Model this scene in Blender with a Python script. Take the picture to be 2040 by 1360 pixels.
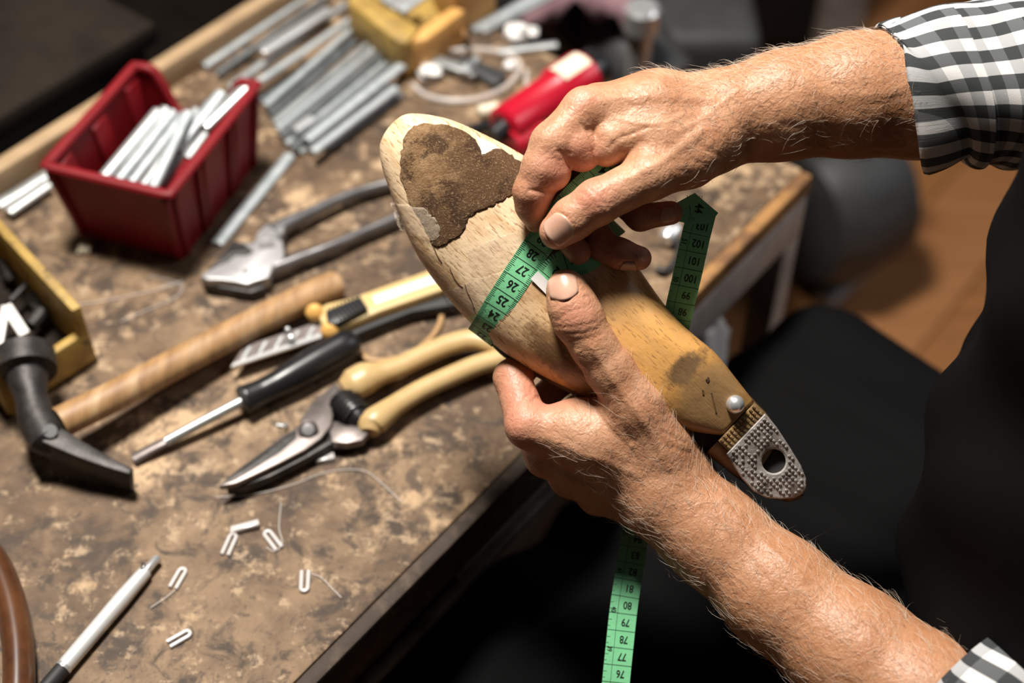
import bpy, bmesh, math, random
import numpy as np
from mathutils import Vector, Matrix

for o in list(bpy.data.objects):
    bpy.data.objects.remove(o, do_unlink=True)
sc = bpy.context.scene
COL = sc.collection
random.seed(7)
rng = np.random.default_rng(11)

# ---------------------------------------------------------------- camera
TH = math.radians(47.0)
FPX = 50.0 / 36.0 * 2040.0
ST, CT = math.sin(TH), math.cos(TH)
CAMZ = 1.50
cam_d = bpy.data.cameras.new('camera')
cam = bpy.data.objects.new('camera', cam_d)
COL.objects.link(cam)
cam.location = (0, 0, CAMZ)
cam.rotation_euler = (math.radians(90) - TH, 0, 0)
cam_d.lens = 50
cam_d.sensor_width = 36
cam_d.clip_start = 0.05
cam_d.dof.use_dof = True
cam_d.dof.focus_distance = 0.782
cam_d.dof.aperture_fstop = 3.4
cam_d.dof.aperture_blades = 9
sc.camera = cam

# ---------------------------------------------------------------- world and lights
w = bpy.data.worlds.new('world')
sc.world = w
w.use_nodes = True
w.node_tree.nodes['Background'].inputs[0].default_value = (0.85, 0.92, 1.0, 1)
w.node_tree.nodes['Background'].inputs[1].default_value = 0.015

def area(name, loc, target, size, sizey, power, col):
    l = bpy.data.lights.new(name, 'AREA')
    l.shape = 'RECTANGLE'
    l.size = size
    l.size_y = sizey
    l.energy = power
    l.color = col
    o = bpy.data.objects.new(name, l)
    COL.objects.link(o)
    o.location = loc
    d = Vector(target) - Vector(loc)
    o.rotation_euler = d.to_track_quat('-Z', 'Y').to_euler()
    return o
area('ceiling_lamp', (-0.30, 0.98, 2.42), (0.02, 0.62, 0.88), 0.32, 0.32, 58, (1.0, 0.95, 0.88))
area('room_light', (1.75, 1.0, 2.1), (0.3, 0.8, 0.6), 0.9, 0.9, 10, (0.97, 0.97, 1.0))

sc.view_settings.view_transform = 'Standard'
sc.view_settings.look = 'None'
sc.view_settings.exposure = 0.15
sc.view_settings.gamma = 1.0
sc.view_settings.use_curve_mapping = False

# ---------------------------------------------------------------- frames
BZ = 0.75           # bench top height
def at(px, py, z=BZ):
    "point of the horizontal plane z that stands at this place"
    u, v = px - 1020.0, py - 680.0
    t = (CAMZ - z) / (FPX * ST + v * CT)
    return Vector((u * t, (FPX * CT - v * ST) * t, z))
# working frame of the hands (cm): X right, Y up the slope, Z towards the upper side
D0 = 78.7
E1 = Vector((1, 0, 0)); E2 = Vector((0, ST, CT)); E3 = Vector((0, -CT, ST))
ORG = Vector((0, CT, -ST)) * (D0 / 100) + Vector((0, 0, CAMZ))
ROT = np.array([[E1.x, E2.x, E3.x], [E1.y, E2.y, E3.y], [E1.z, E2.z, E3.z]])
PXC = D0 / FPX     # cm per unit
def S(px, py, h):
    d = D0 - h * PXC
    return np.array([(px - 1020.0) * d / FPX, -(py - 680.0) * d / FPX, h * PXC])
def to_world(P):
    P = np.asarray(P, float)
    return (P @ ROT.T) / 100.0 + np.array(ORG)
def SW(px, py, h):
    return Vector(to_world(S(px, py, h)))

# ---------------------------------------------------------------- materials
MATS = {}
def mat(name, base, rough=0.5, metal=0.0, col2=None, nscale=30, npos=(0.4, 0.65), bump=0.0, bscale=200,
        detail=6, spec=0.5, coat=0.0, stretch=None, col3=None, n3scale=8, n3pos=(0.5, 0.7), sss=0.0, alpha=1.0, trans=0.0, sheen=0.0):
    m = bpy.data.materials.new(name)
    m.use_nodes = True
    nt = m.node_tree
    b = nt.nodes['Principled BSDF']
    b.inputs['Base Color'].default_value = (*base, 1)
    b.inputs['Roughness'].default_value = rough
    b.inputs['Metallic'].default_value = metal
    b.inputs['Specular IOR Level'].default_value = spec
    b.inputs['Coat Weight'].default_value = coat
    b.inputs['Sheen Weight'].default_value = sheen
    if sss:
        b.inputs['Subsurface Weight'].default_value = sss
        b.inputs['Subsurface Radius'].default_value = (1.0, 0.35, 0.2)
        b.inputs['Subsurface Scale'].default_value = 0.004
    b.inputs['Alpha'].default_value = alpha
    b.inputs['Transmission Weight'].default_value = trans
    tc = nt.nodes.new('ShaderNodeTexCoord')
    vec = tc.outputs['Object']
    if stretch:
        mp = nt.nodes.new('ShaderNodeMapping')
        mp.inputs['Rotation'].default_value = stretch[0]
        mp.inputs['Scale'].default_value = stretch[1]
        nt.links.new(vec, mp.inputs['Vector'])
        vec = mp.outputs['Vector']
    def noise(scale, det=detail):
        n = nt.nodes.new('ShaderNodeTexNoise')
        n.inputs['Scale'].default_value = scale
        n.inputs['Detail'].default_value = det
        n.inputs['Roughness'].default_value = 0.62
        nt.links.new(vec, n.inputs['Vector'])
        return n.outputs['Fac']
    out = None
    if col2:
        r = nt.nodes.new('ShaderNodeValToRGB')
        r.color_ramp.elements[0].position = npos[0]
        r.color_ramp.elements[1].position = npos[1]
        r.color_ramp.elements[0].color = (*base, 1)
        r.color_ramp.elements[1].color = (*col2, 1)
        nt.links.new(noise(nscale), r.inputs['Fac'])
        out = r.outputs['Color']
    if col3:
        r = nt.nodes.new('ShaderNodeValToRGB')
        r.color_ramp.elements[0].position = n3pos[0]
        r.color_ramp.elements[1].position = n3pos[1]
        r.color_ramp.elements[0].color = (0, 0, 0, 1)
        r.color_ramp.elements[1].color = (1, 1, 1, 1)
        nt.links.new(noise(n3scale), r.inputs['Fac'])
        mx = nt.nodes.new('ShaderNodeMix')
        mx.data_type = 'RGBA'
        nt.links.new(r.outputs['Color'], mx.inputs['Factor'])
        nt.links.new(out, mx.inputs['A'])
        mx.inputs['B'].default_value = (*col3, 1)
        out = mx.outputs['Result']
    if out is not None:
        nt.links.new(out, b.inputs['Base Color'])
    if bump:
        bp = nt.nodes.new('ShaderNodeBump')
        bp.inputs['Strength'].default_value = bump
        bp.inputs['Distance'].default_value = 0.002
        nt.links.new(noise(bscale), bp.inputs['Height'])
        nt.links.new(bp.outputs['Normal'], b.inputs['Normal'])
    MATS[name] = m
    return m

mat('black_cloth', (0.0032, 0.0032, 0.0034), 0.8, bump=0.25, bscale=900, spec=0.07)
mat('trouser_cloth', (0.012, 0.012, 0.014), 0.9, spec=0.1)
mat('red_plastic', (0.16, 0.0025, 0.006), 0.5, col2=(0.20, 0.004, 0.008), nscale=25, spec=0.35)
mat('red_gloss', (0.42, 0.006, 0.022), 0.28, spec=0.5)
mat('steel', (0.52, 0.54, 0.54), 0.42, 0.75, col2=(0.38, 0.40, 0.40), nscale=60, bump=0.05, bscale=300)
mat('zinc', (0.50, 0.53, 0.54), 0.5, 0.5, col2=(0.36, 0.40, 0.41), nscale=90)
mat('handle_steel', (0.26, 0.25, 0.25), 0.34, 0.8, col2=(0.18, 0.17, 0.17), nscale=60)
mat('zinc_dark', (0.17, 0.185, 0.19), 0.5, 0.5, col2=(0.11, 0.12, 0.125), nscale=90)
mat('bright_steel', (0.78, 0.79, 0.79), 0.3, 0.75)
mat('pen_silver', (0.80, 0.80, 0.79), 0.42, 0.45)
mat('grey_steel', (0.20, 0.17, 0.16), 0.42, 0.65, col2=(0.14, 0.12, 0.11), nscale=80, col3=(0.26, 0.22, 0.21), n3scale=25)
mat('worn_steel', (0.36, 0.35, 0.35), 0.42, 0.45, col2=(0.42, 0.41, 0.41), nscale=70, col3=(0.09, 0.085, 0.085), n3scale=45, n3pos=(0.60, 0.66))
mat('dark_iron', (0.028, 0.025, 0.024), 0.5, 0.5, col2=(0.06, 0.053, 0.05), nscale=70, bump=0.2, bscale=160)
mat('black_plastic', (0.012, 0.012, 0.013), 0.32, spec=0.5)
mat('black_rubber', (0.015, 0.015, 0.015), 0.6)
mat('grip_cream', (0.56, 0.39, 0.18), 0.38, col2=(0.48, 0.32, 0.14), nscale=30, spec=0.5)
mat('tool_wood', (0.40, 0.23, 0.10), 0.5, col2=(0.24, 0.125, 0.05), nscale=35, col3=(0.50, 0.33, 0.18), n3scale=20,
    stretch=((0, 0, -0.9), (3, 0.5, 1)), bump=0.1, bscale=60)
mat('rail_wood', (0.40, 0.27, 0.15), 0.65, col2=(0.30, 0.20, 0.11), nscale=14, stretch=((0, 0, -0.9), (0.4, 3, 3)), bump=0.1)
mat('yellow_wood', (0.42, 0.27, 0.06), 0.6, col2=(0.27, 0.165, 0.04), nscale=60, col3=(0.10, 0.07, 0.03), n3scale=90, n3pos=(0.60, 0.66), bump=0.2)
mat('orange_wood', (0.62, 0.34, 0.10), 0.55, col2=(0.50, 0.26, 0.07), nscale=15, stretch=((0, 0, 0.3), (5, 0.6, 0.6)))
mat('gold_plastic', (0.62, 0.45, 0.20), 0.35)
mat('gold_knob', (0.75, 0.42, 0.12), 0.35)
mat('tan_rubber', (0.45, 0.27, 0.12), 0.5)
mat('clear_plastic', (0.78, 0.74, 0.72), 0.2, alpha=0.62)
mat('nylon', (0.75, 0.70, 0.66), 0.25, alpha=0.42)
mat('white_plastic', (0.78, 0.76, 0.73), 0.4)
mat('dark_leather', (0.11, 0.042, 0.016), 0.3, col2=(0.06, 0.022, 0.01), nscale=40, coat=0.2)
mat('grey_machine', (0.036, 0.037, 0.038), 0.55, col2=(0.026, 0.027, 0.028), nscale=30)
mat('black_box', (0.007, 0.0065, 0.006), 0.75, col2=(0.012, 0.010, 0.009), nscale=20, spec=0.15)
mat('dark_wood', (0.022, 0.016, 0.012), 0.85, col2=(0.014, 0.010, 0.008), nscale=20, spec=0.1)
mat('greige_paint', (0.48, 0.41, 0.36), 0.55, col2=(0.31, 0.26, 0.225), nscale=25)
mat('grey_paint', (0.24, 0.21, 0.19), 0.6, col2=(0.13, 0.115, 0.10), nscale=25)
mat('panel_grey', (0.07, 0.07, 0.072), 0.6)
mat('floor_wood', (0.30, 0.125, 0.040), 0.5, col2=(0.22, 0.09, 0.028), nscale=9, stretch=((0, 0, -0.9), (0.5, 6, 1)))
mat('floor_wood_pale', (0.35, 0.155, 0.058), 0.5, col2=(0.27, 0.11, 0.038), nscale=9, stretch=((0, 0, -0.9), (0.5, 6, 1)))
mat('wall_paint', (0.05, 0.045, 0.04), 0.9)
mat('pink_cloth', (0.30, 0.17, 0.19), 0.9)
mat('metal_edge', (0.24, 0.22, 0.19), 0.5, 0.5, col2=(0.10, 0.09, 0.08), nscale=40)
mat('label_paper', (0.75, 0.68, 0.52), 0.6)
mat('label_blue', (0.62, 0.66, 0.72), 0.45, col2=(0.75, 0.68, 0.58), nscale=60)
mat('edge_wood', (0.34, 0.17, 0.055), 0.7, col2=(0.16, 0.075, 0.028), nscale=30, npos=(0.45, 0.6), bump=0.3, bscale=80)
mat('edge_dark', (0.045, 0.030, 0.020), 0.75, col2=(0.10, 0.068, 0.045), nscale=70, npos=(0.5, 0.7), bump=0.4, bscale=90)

def node_mat(name):
    m = bpy.data.materials.new(name)
    m.use_nodes = True
    MATS[name] = m
    return m, m.node_tree, m.node_tree.nodes['Principled BSDF']
class NT:
    "small helper to chain nodes"
    def __init__(s, nt): s.nt = nt
    def n(s, t, **k):
        nd = s.nt.nodes.new(t)
        for a, v in k.items():
            if a == 'op': nd.operation = v
            else: setattr(nd, a, v)
        return nd
    def set(s, nd, i, v):
        if hasattr(v, 'links') or hasattr(v, 'is_linked'): s.nt.links.new(v, nd.inputs[i])
        else: nd.inputs[i].default_value = v
    def math(s, op, a, b=0.0, c=None, clamp=False):
        nd = s.n('ShaderNodeMath', op=op); nd.use_clamp = clamp
        s.set(nd, 0, a); s.set(nd, 1, b)
        if c is not None: s.set(nd, 2, c)
        return nd.outputs[0]
    def noise(s, vec, scale, detail=5, rough=0.6, dist=0.0):
        nd = s.n('ShaderNodeTexNoise')
        if vec is not None: s.set(nd, 'Vector', vec)
        nd.inputs['Scale'].default_value = scale; nd.inputs['Detail'].default_value = detail
        nd.inputs['Roughness'].default_value = rough; nd.inputs['Distortion'].default_value = dist
        return nd.outputs['Fac']
    def smooth(s, x, lo, hi):
        nd = s.n('ShaderNodeMapRange'); nd.interpolation_type = 'SMOOTHSTEP'
        s.set(nd, 'Value', x); nd.inputs['From Min'].default_value = lo; nd.inputs['From Max'].default_value = hi
        return nd.outputs['Result']
    def mix(s, f, a, b, blend='MIX'):
        nd = s.n('ShaderNodeMix'); nd.data_type = 'RGBA'; nd.blend_type = blend
        s.set(nd, 'Factor', f)
        for k, v in (('A', a), ('B', b)):
            if isinstance(v, tuple): nd.inputs[k].default_value = (*v, 1)
            else: s.nt.links.new(v, nd.inputs[k])
        return nd.outputs['Result']
    def mapping(s, vec, scale=(1, 1, 1), rot=(0, 0, 0)):
        nd = s.n('ShaderNodeMapping'); s.set(nd, 'Vector', vec)
        nd.inputs['Scale'].default_value = scale; nd.inputs['Rotation'].default_value = rot
        return nd.outputs['Vector']
    def bump(s, h, strength, dist, prev=None):
        nd = s.n('ShaderNodeBump'); s.set(nd, 'Height', h)
        nd.inputs['Strength'].default_value = strength; nd.inputs['Distance'].default_value = dist
        if prev is not None: s.nt.links.new(prev, nd.inputs['Normal'])
        return nd.outputs['Normal']

# worn bench board
def _bench():
    m, nt, b = node_mat('bench_board'); H = NT(nt)
    v = H.n('ShaderNodeTexCoord').outputs['Object']
    big = H.noise(v, 9, 8, 0.68); mid = H.noise(v, 34, 8, 0.7, 0.6); fine = H.noise(v, 160, 6, 0.7)
    c = H.mix(H.smooth(big, 0.38, 0.66), (0.105, 0.064, 0.036), (0.29, 0.190, 0.110))
    c = H.mix(H.smooth(mid, 0.47, 0.62), c, (0.060, 0.040, 0.027))
    c = H.mix(H.smooth(H.noise(v, 22, 6, 0.65), 0.56, 0.68), c, (0.48, 0.325, 0.19))
    c = H.mix(H.smooth(fine, 0.55, 0.72), c, (0.075, 0.05, 0.035))
    # cuts and scratches
    w1 = H.noise(v, 17, 3, 0.5, 1.5); ln = H.math('ABSOLUTE', H.math('SUBTRACT', w1, 0.5))
    cr = H.math('MULTIPLY', H.math('SUBTRACT', 1.0, H.smooth(ln, 0.0, 0.008)), H.smooth(H.noise(v, 25, 4), 0.52, 0.62))
    c = H.mix(H.math('MULTIPLY', cr, 0.7), c, (0.04, 0.028, 0.02))
    c = H.mix(H.math('MULTIPLY', H.smooth(H.noise(v, 75, 5, 0.7), 0.55, 0.66), 0.6), c, (0.54, 0.385, 0.24))
    c = H.mix(H.math('MULTIPLY', H.smooth(H.noise(v, 58, 6, 0.7, 0.8), 0.56, 0.64), 0.75), c, (0.055, 0.038, 0.028))
    nt.links.new(c, b.inputs['Base Color'])
    b.inputs['Roughness'].default_value = 0.62
    b.inputs['Specular IOR Level'].default_value = 0.35
    nt.links.new(H.bump(fine, 0.4, 0.002, H.bump(mid, 0.35, 0.003)), b.inputs['Normal'])
_bench()

# skin; 'tint' is a vertex attribute: x = redness of joints and pads, y = sun tan
def _skin():
    m, nt, b = node_mat('skin'); H = NT(nt)
    v = H.n('ShaderNodeTexCoord').outputs['Object']
    at_ = H.n('ShaderNodeAttribute'); at_.attribute_name = 'tint'
    sep = H.n('ShaderNodeSeparateColor'); nt.links.new(at_.outputs['Color'], sep.inputs[0])
    big = H.noise(v, 42, 4, 0.6); mid = H.noise(v, 170, 5, 0.65); sp = H.noise(v, 420, 4, 0.7)
    c = H.mix(H.smooth(big, 0.35, 0.7), (0.53, 0.285, 0.165), (0.42, 0.195, 0.100))
    c = H.mix(H.math('MULTIPLY', H.smooth(mid, 0.52, 0.72), 0.55), c, (0.36, 0.155, 0.080))
    c = H.mix(H.math('MULTIPLY', H.smooth(sp, 0.58, 0.72), 0.35), c, (0.30, 0.13, 0.07))
    c = H.mix(H.math('MULTIPLY', sep.outputs[1], 0.55), c, (0.42, 0.19, 0.085))
    c = H.mix(H.math('MULTIPLY', sep.outputs[0], 0.6), c, (0.56, 0.215, 0.145))
    nt.links.new(c, b.inputs['Base Color'])
    b.inputs['Roughness'].default_value = 0.46
    b.inputs['Specular IOR Level'].default_value = 0.45
    b.inputs['Subsurface Weight'].default_value = 0.18
    b.inputs['Subsurface Radius'].default_value = (1.0, 0.4, 0.22)
    b.inputs['Subsurface Scale'].default_value = 0.003
    vo = H.n('ShaderNodeTexVoronoi'); vo.feature = 'DISTANCE_TO_EDGE'; H.set(vo, 'Vector', v); vo.inputs['Scale'].default_value = 480
    wr = H.noise(H.mapping(v, (1, 1, 1)), 260, 3, 0.55, 1.2)
    lump = H.noise(v, 75, 3, 0.5, 0.8)
    n1 = H.bump(lump, 0.35, 0.003)
    n2 = H.bump(wr, 0.5, 0.0011, n1)
    n3 = H.bump(H.smooth(vo.outputs['Distance'], 0.0, 0.3), 0.16, 0.0003, n2)
    nt.links.new(n3, b.inputs['Normal'])
_skin()
mat('nail', (0.56, 0.32, 0.225), 0.3, col2=(0.62, 0.38, 0.28), nscale=90, spec=0.5, sss=0.1)
mat('hair_pale', (0.80, 0.68, 0.55), 0.45)
mat('hair_dark', (0.13, 0.075, 0.045), 0.5)

# beech of the shoe last; UV = place on the last (length, breadth)
def _last():
    m, nt, b = node_mat('last_wood'); H = NT(nt)
    uv = H.n('ShaderNodeUVMap').outputs['UV']
    obj = H.n('ShaderNodeTexCoord').outputs['Object']
    sx = H.n('ShaderNodeSeparateXYZ'); nt.links.new(uv, sx.inputs[0])
    s, t = sx.outputs[0], sx.outputs[1]
    wob = H.noise(uv, 9, 5)
    c = H.mix(H.smooth(H.math('ADD', s, H.math('MULTIPLY', wob, 0.2)), 0.42, 0.80), (0.80, 0.59, 0.37), (0.62, 0.32, 0.095))
    c = H.mix(H.smooth(H.math('ADD', s, H.math('MULTIPLY', wob, 0.12)), 0.82, 0.90), c, (0.25, 0.135, 0.045))
    # grain flecks along the length
    fl = H.noise(H.mapping(uv, (38, 230, 1)), 1.0, 3, 0.6)
    c = H.mix(H.math('MULTIPLY', H.smooth(fl, 0.55, 0.64), 0.75), c, (0.27, 0.13, 0.045))
    c = H.mix(H.math('MULTIPLY', H.smooth(H.noise(H.mapping(uv, (10, 34, 1)), 1.0, 5), 0.45, 0.65), 0.5), c, (0.50, 0.27, 0.105))
    # stains with their own outlines
    def stain(cs, ct, rs, rt, col, amt, lo=0.75, hi=1.25, nz=14):
        global_n = H.noise(uv, nz, 6, 0.7)
        a = H.math('POWER', H.math('DIVIDE', H.math('SUBTRACT', s, cs), rs), 2.0)
        bb = H.math('POWER', H.math('DIVIDE', H.math('SUBTRACT', t, ct), rt), 2.0)
        r = H.math('ADD', H.math('SQRT', H.math('ADD', a, bb)), H.math('MULTIPLY', H.math('SUBTRACT', global_n, 0.5), 1.6))
        f = H.math('MULTIPLY', H.math('SUBTRACT', 1.0, H.smooth(r, lo, hi)), amt)
        return f, col
    for args in ((0.768, 0.03, 0.028, 0.06, (0.055, 0.040, 0.030), 0.8, 0.5, 1.1, 26), (0.545, -0.125, 0.10, 0.040, (0.17, 0.085, 0.035), 0.75, 0.45, 0.9, 60),
                 (0.43, -0.03, 0.05, 0.07, (0.33, 0.17, 0.06), 0.5), (0.40, 0.05, 0.05, 0.05, (0.36, 0.17, 0.05), 0.55),
                 (0.60, -0.135, 0.12, 0.03, (0.16, 0.085, 0.035), 0.7, 0.5, 1.0, 50), (0.30, -0.165, 0.10, 0.02, (0.40, 0.22, 0.09), 0.6, 0.5, 1.0, 30), (0.47, -0.04, 0.05, 0.05, (0.35, 0.18, 0.07), 0.6, 0.3, 0.9, 45),
                 (0.845, 0.02, 0.065, 0.065, (0.26, 0.16, 0.075), 0.6)):
        f, col = stain(*args)
        c = H.mix(f, c, col)
    nt.links.new(c, b.inputs['Base Color'])
    rr = H.n('ShaderNodeMapRange'); nt.links.new(s, rr.inputs['Value'])
    rr.inputs['From Min'].default_value = 0.45; rr.inputs['From Max'].default_value = 0.65
    rr.inputs['To Min'].default_value = 0.5; rr.inputs['To Max'].default_value = 0.33
    nt.links.new(rr.outputs[0], b.inputs['Roughness'])
    n1 = H.bump(fl, 0.25, 0.0008)
    n2 = H.bump(H.noise(obj, 90, 5), 0.25, 0.002, n1)
    nt.links.new(n2, b.inputs['Normal'])
_last()
def _patch():
    m, nt, b = node_mat('suede_patch'); H = NT(nt)
    uv = H.n('ShaderNodeUVMap').outputs['UV']
    obj = H.n('ShaderNodeTexCoord').outputs['Object']
    sx = H.n('ShaderNodeSeparateXYZ'); nt.links.new(uv, sx.inputs[0])
    sp = H.noise(obj, 900, 4, 0.75); big = H.noise(obj, 42, 6, 0.68); mid = H.noise(obj, 120, 6, 0.7)
    c = H.mix(H.smooth(mid, 0.35, 0.7), (0.26, 0.145, 0.068), (0.40, 0.25, 0.13))
    tt = H.math('ADD', H.math('ADD', H.math('MULTIPLY', sx.outputs[0], 1.9), H.math('MULTIPLY', sx.outputs[1], 1.2)), H.math('MULTIPLY', big, 0.9))
    c = H.mix(H.math('MULTIPLY', H.smooth(tt, 0.52, 0.80), 0.9), c, (0.095, 0.050, 0.025))
    c = H.mix(H.math('MULTIPLY', H.smooth(H.noise(obj, 48, 7, 0.7), 0.49, 0.58), 0.8), c, (0.05, 0.026, 0.015))
    c = H.mix(H.math('MULTIPLY', H.smooth(sp, 0.52, 0.66), 0.55), c, (0.47, 0.31, 0.17))
    c = H.mix(H.math('MULTIPLY', H.smooth(H.noise(obj, 1100, 3, 0.7), 0.60, 0.70), 0.6), c, (0.03, 0.016, 0.01))
    nt.links.new(c, b.inputs['Base Color'])
    b.inputs['Roughness'].default_value = 0.95
    b.inputs['Specular IOR Level'].default_value = 0.15
    nt.links.new(H.bump(sp, 0.9, 0.0015, H.bump(mid, 0.4, 0.002)), b.inputs['Normal'])
_patch()
mat('clear_film', (0.80, 0.66, 0.50), 0.25, alpha=0.30, bump=0.5, bscale=300, spec=0.6)
mat('white_film', (0.78, 0.73, 0.68), 0.35, alpha=0.85, bump=0.3, bscale=300)
mat('plate_grey', (0.34, 0.31, 0.29), 0.6, col2=(0.26, 0.235, 0.215), nscale=120, col3=(0.07, 0.06, 0.055), n3scale=80, n3pos=(0.58, 0.66), bump=0.3, bscale=500)
mat('strip_brass', (0.36, 0.23, 0.10), 0.5, col2=(0.20, 0.12, 0.05), nscale=150, bump=0.3, bscale=400)
mat('hole_shade_black', (0.012, 0.011, 0.010), 0.8)
mat('last_dark', (0.16, 0.085, 0.03), 0.5, col2=(0.07, 0.04, 0.02), nscale=50, npos=(0.4, 0.6))
mat('tape_green', (0.205, 0.60, 0.30), 0.42, col2=(0.225, 0.64, 0.325), nscale=90, bump=0.12, bscale=700)
mat('ink', (0.008, 0.010, 0.009), 0.5)

# gingham shirt; UV in checks
def _gingham():
    m, nt, b = node_mat('gingham'); H = NT(nt)
    uv = H.n('ShaderNodeUVMap').outputs['UV']
    sx = H.n('ShaderNodeSeparateXYZ'); nt.links.new(uv, sx.inputs[0])
    def stripe(x):
        f = H.math('FRACT', x)
        return H.math('LESS_THAN', f, 0.5)
    a, bb = stripe(sx.outputs[0]), stripe(sx.outputs[1])
    sm = H.math('ADD', a, bb)
    c = H.mix(H.math('MULTIPLY', a, 1.0), (0.72, 0.70, 0.68), (0.20, 0.205, 0.21))
    c = H.mix(H.math('MULTIPLY', bb, 1.0), c, (0.045, 0.048, 0.05))
    only_b = H.math('MULTIPLY', bb, H.math('SUBTRACT', 1.0, a))
    c = H.mix(only_b, c, (0.11, 0.115, 0.12))
    c = H.mix(H.math('MULTIPLY', H.math('MULTIPLY', a, H.math('SUBTRACT', 1.0, bb)), 1.0), c, (0.42, 0.42, 0.42))
    nt.links.new(c, b.inputs['Base Color'])
    b.inputs['Roughness'].default_value = 0.85
    b.inputs['Specular IOR Level'].default_value = 0.2
    wv = H.noise(H.mapping(uv, (40, 40, 40)), 1.0, 2)
    nt.links.new(H.bump(wv, 0.25, 0.0008), b.inputs['Normal'])
_gingham()

# ---------------------------------------------------------------- object helpers
def link(name, me, material, parent=None, smooth=True):
    me.name = name
    if material is not None:
        me.materials.clear(); me.materials.append(MATS[material] if isinstance(material, str) else material)
    o = bpy.data.objects.new(name, me)
    COL.objects.link(o)
    if smooth and len(me.polygons):
        me.polygons.foreach_set('use_smooth', [True] * len(me.polygons))
        me.update()
    if parent is not None:
        o.parent = parent
        o.matrix_parent_inverse = parent.matrix_world.inverted() if parent.type != 'EMPTY' else Matrix.Translation(-Vector(parent.location))
    return o
def mesh_from(verts, faces):
    me = bpy.data.meshes.new('m')
    me.from_pydata([tuple(map(float, v)) for v in verts], [], [tuple(int(i) for i in f) for f in faces])
    me.update()
    return me
def tag(o, label, cat, group=None, kind=None):
    if label: o['label'] = label
    if cat: o['category'] = cat
    if group: o['group'] = group
    if kind: o['kind'] = kind
    return o
def thing(name, loc, label, cat, group=None):
    o = bpy.data.objects.new(name, None)
    COL.objects.link(o)
    o.location = loc
    o.empty_display_size = 0.02
    return tag(o, label, cat, group)

class MB:
    "collects shapes for one mesh"
    def __init__(s): s.v = []; s.f = []
    def add(s, v, f):
        k = len(s.v)
        s.v += [Vector(p) for p in v]
        s.f += [tuple(i + k for i in q) for q in f]
        return s
    def box(s, c, ax, ay, az):
        c, ax, ay, az = map(Vector, (c, ax, ay, az))
        v = [c + ax * i + ay * j + az * k for k in (-1, 1) for j in (-1, 1) for i in (-1, 1)]
        return s.add(v, [(0, 2, 3, 1), (4, 5, 7, 6), (0, 1, 5, 4), (2, 6, 7, 3), (0, 4, 6, 2), (1, 3, 7, 5)])
    def bar(s, a, b, wd, ht, up=(0, 0, 1)):
        "box from a to b, width and height across"
        a, b, up = Vector(a), Vector(b), Vector(up)
        d = (b - a); L = d.length; d.normalize()
        sd = d.cross(up).normalized(); u2 = sd.cross(d).normalized()
        return s.box((a + b) / 2, d * L / 2, sd * wd / 2, u2 * ht / 2)
    def rings(s, rings, cap=True, closed=False):
        n = len(rings[0]); k = len(s.v)
        v = [Vector(p) for r in rings for p in r]
        f = []
        m = len(rings)
        for i in range(m if closed else m - 1):
            i2 = (i + 1) % m
            for j in range(n):
                j2 = (j + 1) % n
                f.append((i * n + j, i * n + j2, i2 * n + j2, i2 * n + j))
        if cap and not closed:
            f.append(tuple(range(n))[::-1]); f.append(tuple((m - 1) * n + j for j in range(n)))
        return s.add(v, f)
    def tube(s, pts, r, n=12, flat=1.0, up=(0, 0, 1), cap=True, twist=0.0):
        "tube along points; r = number or list; flat scales the thickness along up"
        pts = [Vector(p) for p in pts]
        rs = r if isinstance(r, (list, tuple)) else [r] * len(pts)
        up = Vector(up); rings = []
        for i, p in enumerate(pts):
            d = (pts[min(i + 1, len(pts) - 1)] - pts[max(i - 1, 0)]).normalized()
            sd = d.cross(up)
            if sd.length < 1e-4: sd = d.cross(Vector((1, 0, 0)))
            sd.normalize(); u2 = sd.cross(d).normalized()
            rings.append([p + (sd * math.cos(a) + u2 * math.sin(a) * flat) * rs[i]
                          for a in [2 * math.pi * j / n + twist for j in range(n)]])
        return s.rings(rings, cap)
    def poly(s, pts, z0, z1):
        "prism over a flat outline (world points), between heights z0 and z1"
        n = len(pts)
        a = sum(pts[i][0] * pts[(i + 1) % n][1] - pts[(i + 1) % n][0] * pts[i][1] for i in range(n))
        if a < 0: pts = pts[::-1]
        v = [(p[0], p[1], z0) for p in pts] + [(p[0], p[1], z1) for p in pts]
        f = [tuple(range(n))[::-1], tuple(range(n, 2 * n))]
        f += [(i, (i + 1) % n, n + (i + 1) % n, n + i) for i in range(n)]
        return s.add(v, f)
    def build(s, name, material, parent=None, smooth=False, bevel=0.0, seg=2, sub=0):
        me = bpy.data.meshes.new(name)
        me.from_pydata([tuple(p) for p in s.v], [], s.f)
        me.update()
        bm = bmesh.new(); bm.from_mesh(me)
        bmesh.ops.recalc_face_normals(bm, faces=bm.faces)
        if bevel:
            es = [e for e in bm.edges if len(e.link_faces) == 2 and e.calc_face_angle(0) > 0.5]
            bmesh.ops.bevel(bm, geom=es, offset=bevel, segments=seg, affect='EDGES', clamp_overlap=True, profile=0.5)
        bm.to_mesh(me); bm.free()
        o = link(name, me, material, parent, smooth)
        if sub:
            md = o.modifiers.new('subdivision', 'SUBSURF'); md.levels = sub; md.render_levels = sub
        if smooth or bevel:
            me.polygons.foreach_set('use_smooth', [True] * len(me.polygons))
            try: me.set_sharp_from_angle(angle=math.radians(40))
            except Exception: pass
        return o
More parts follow.
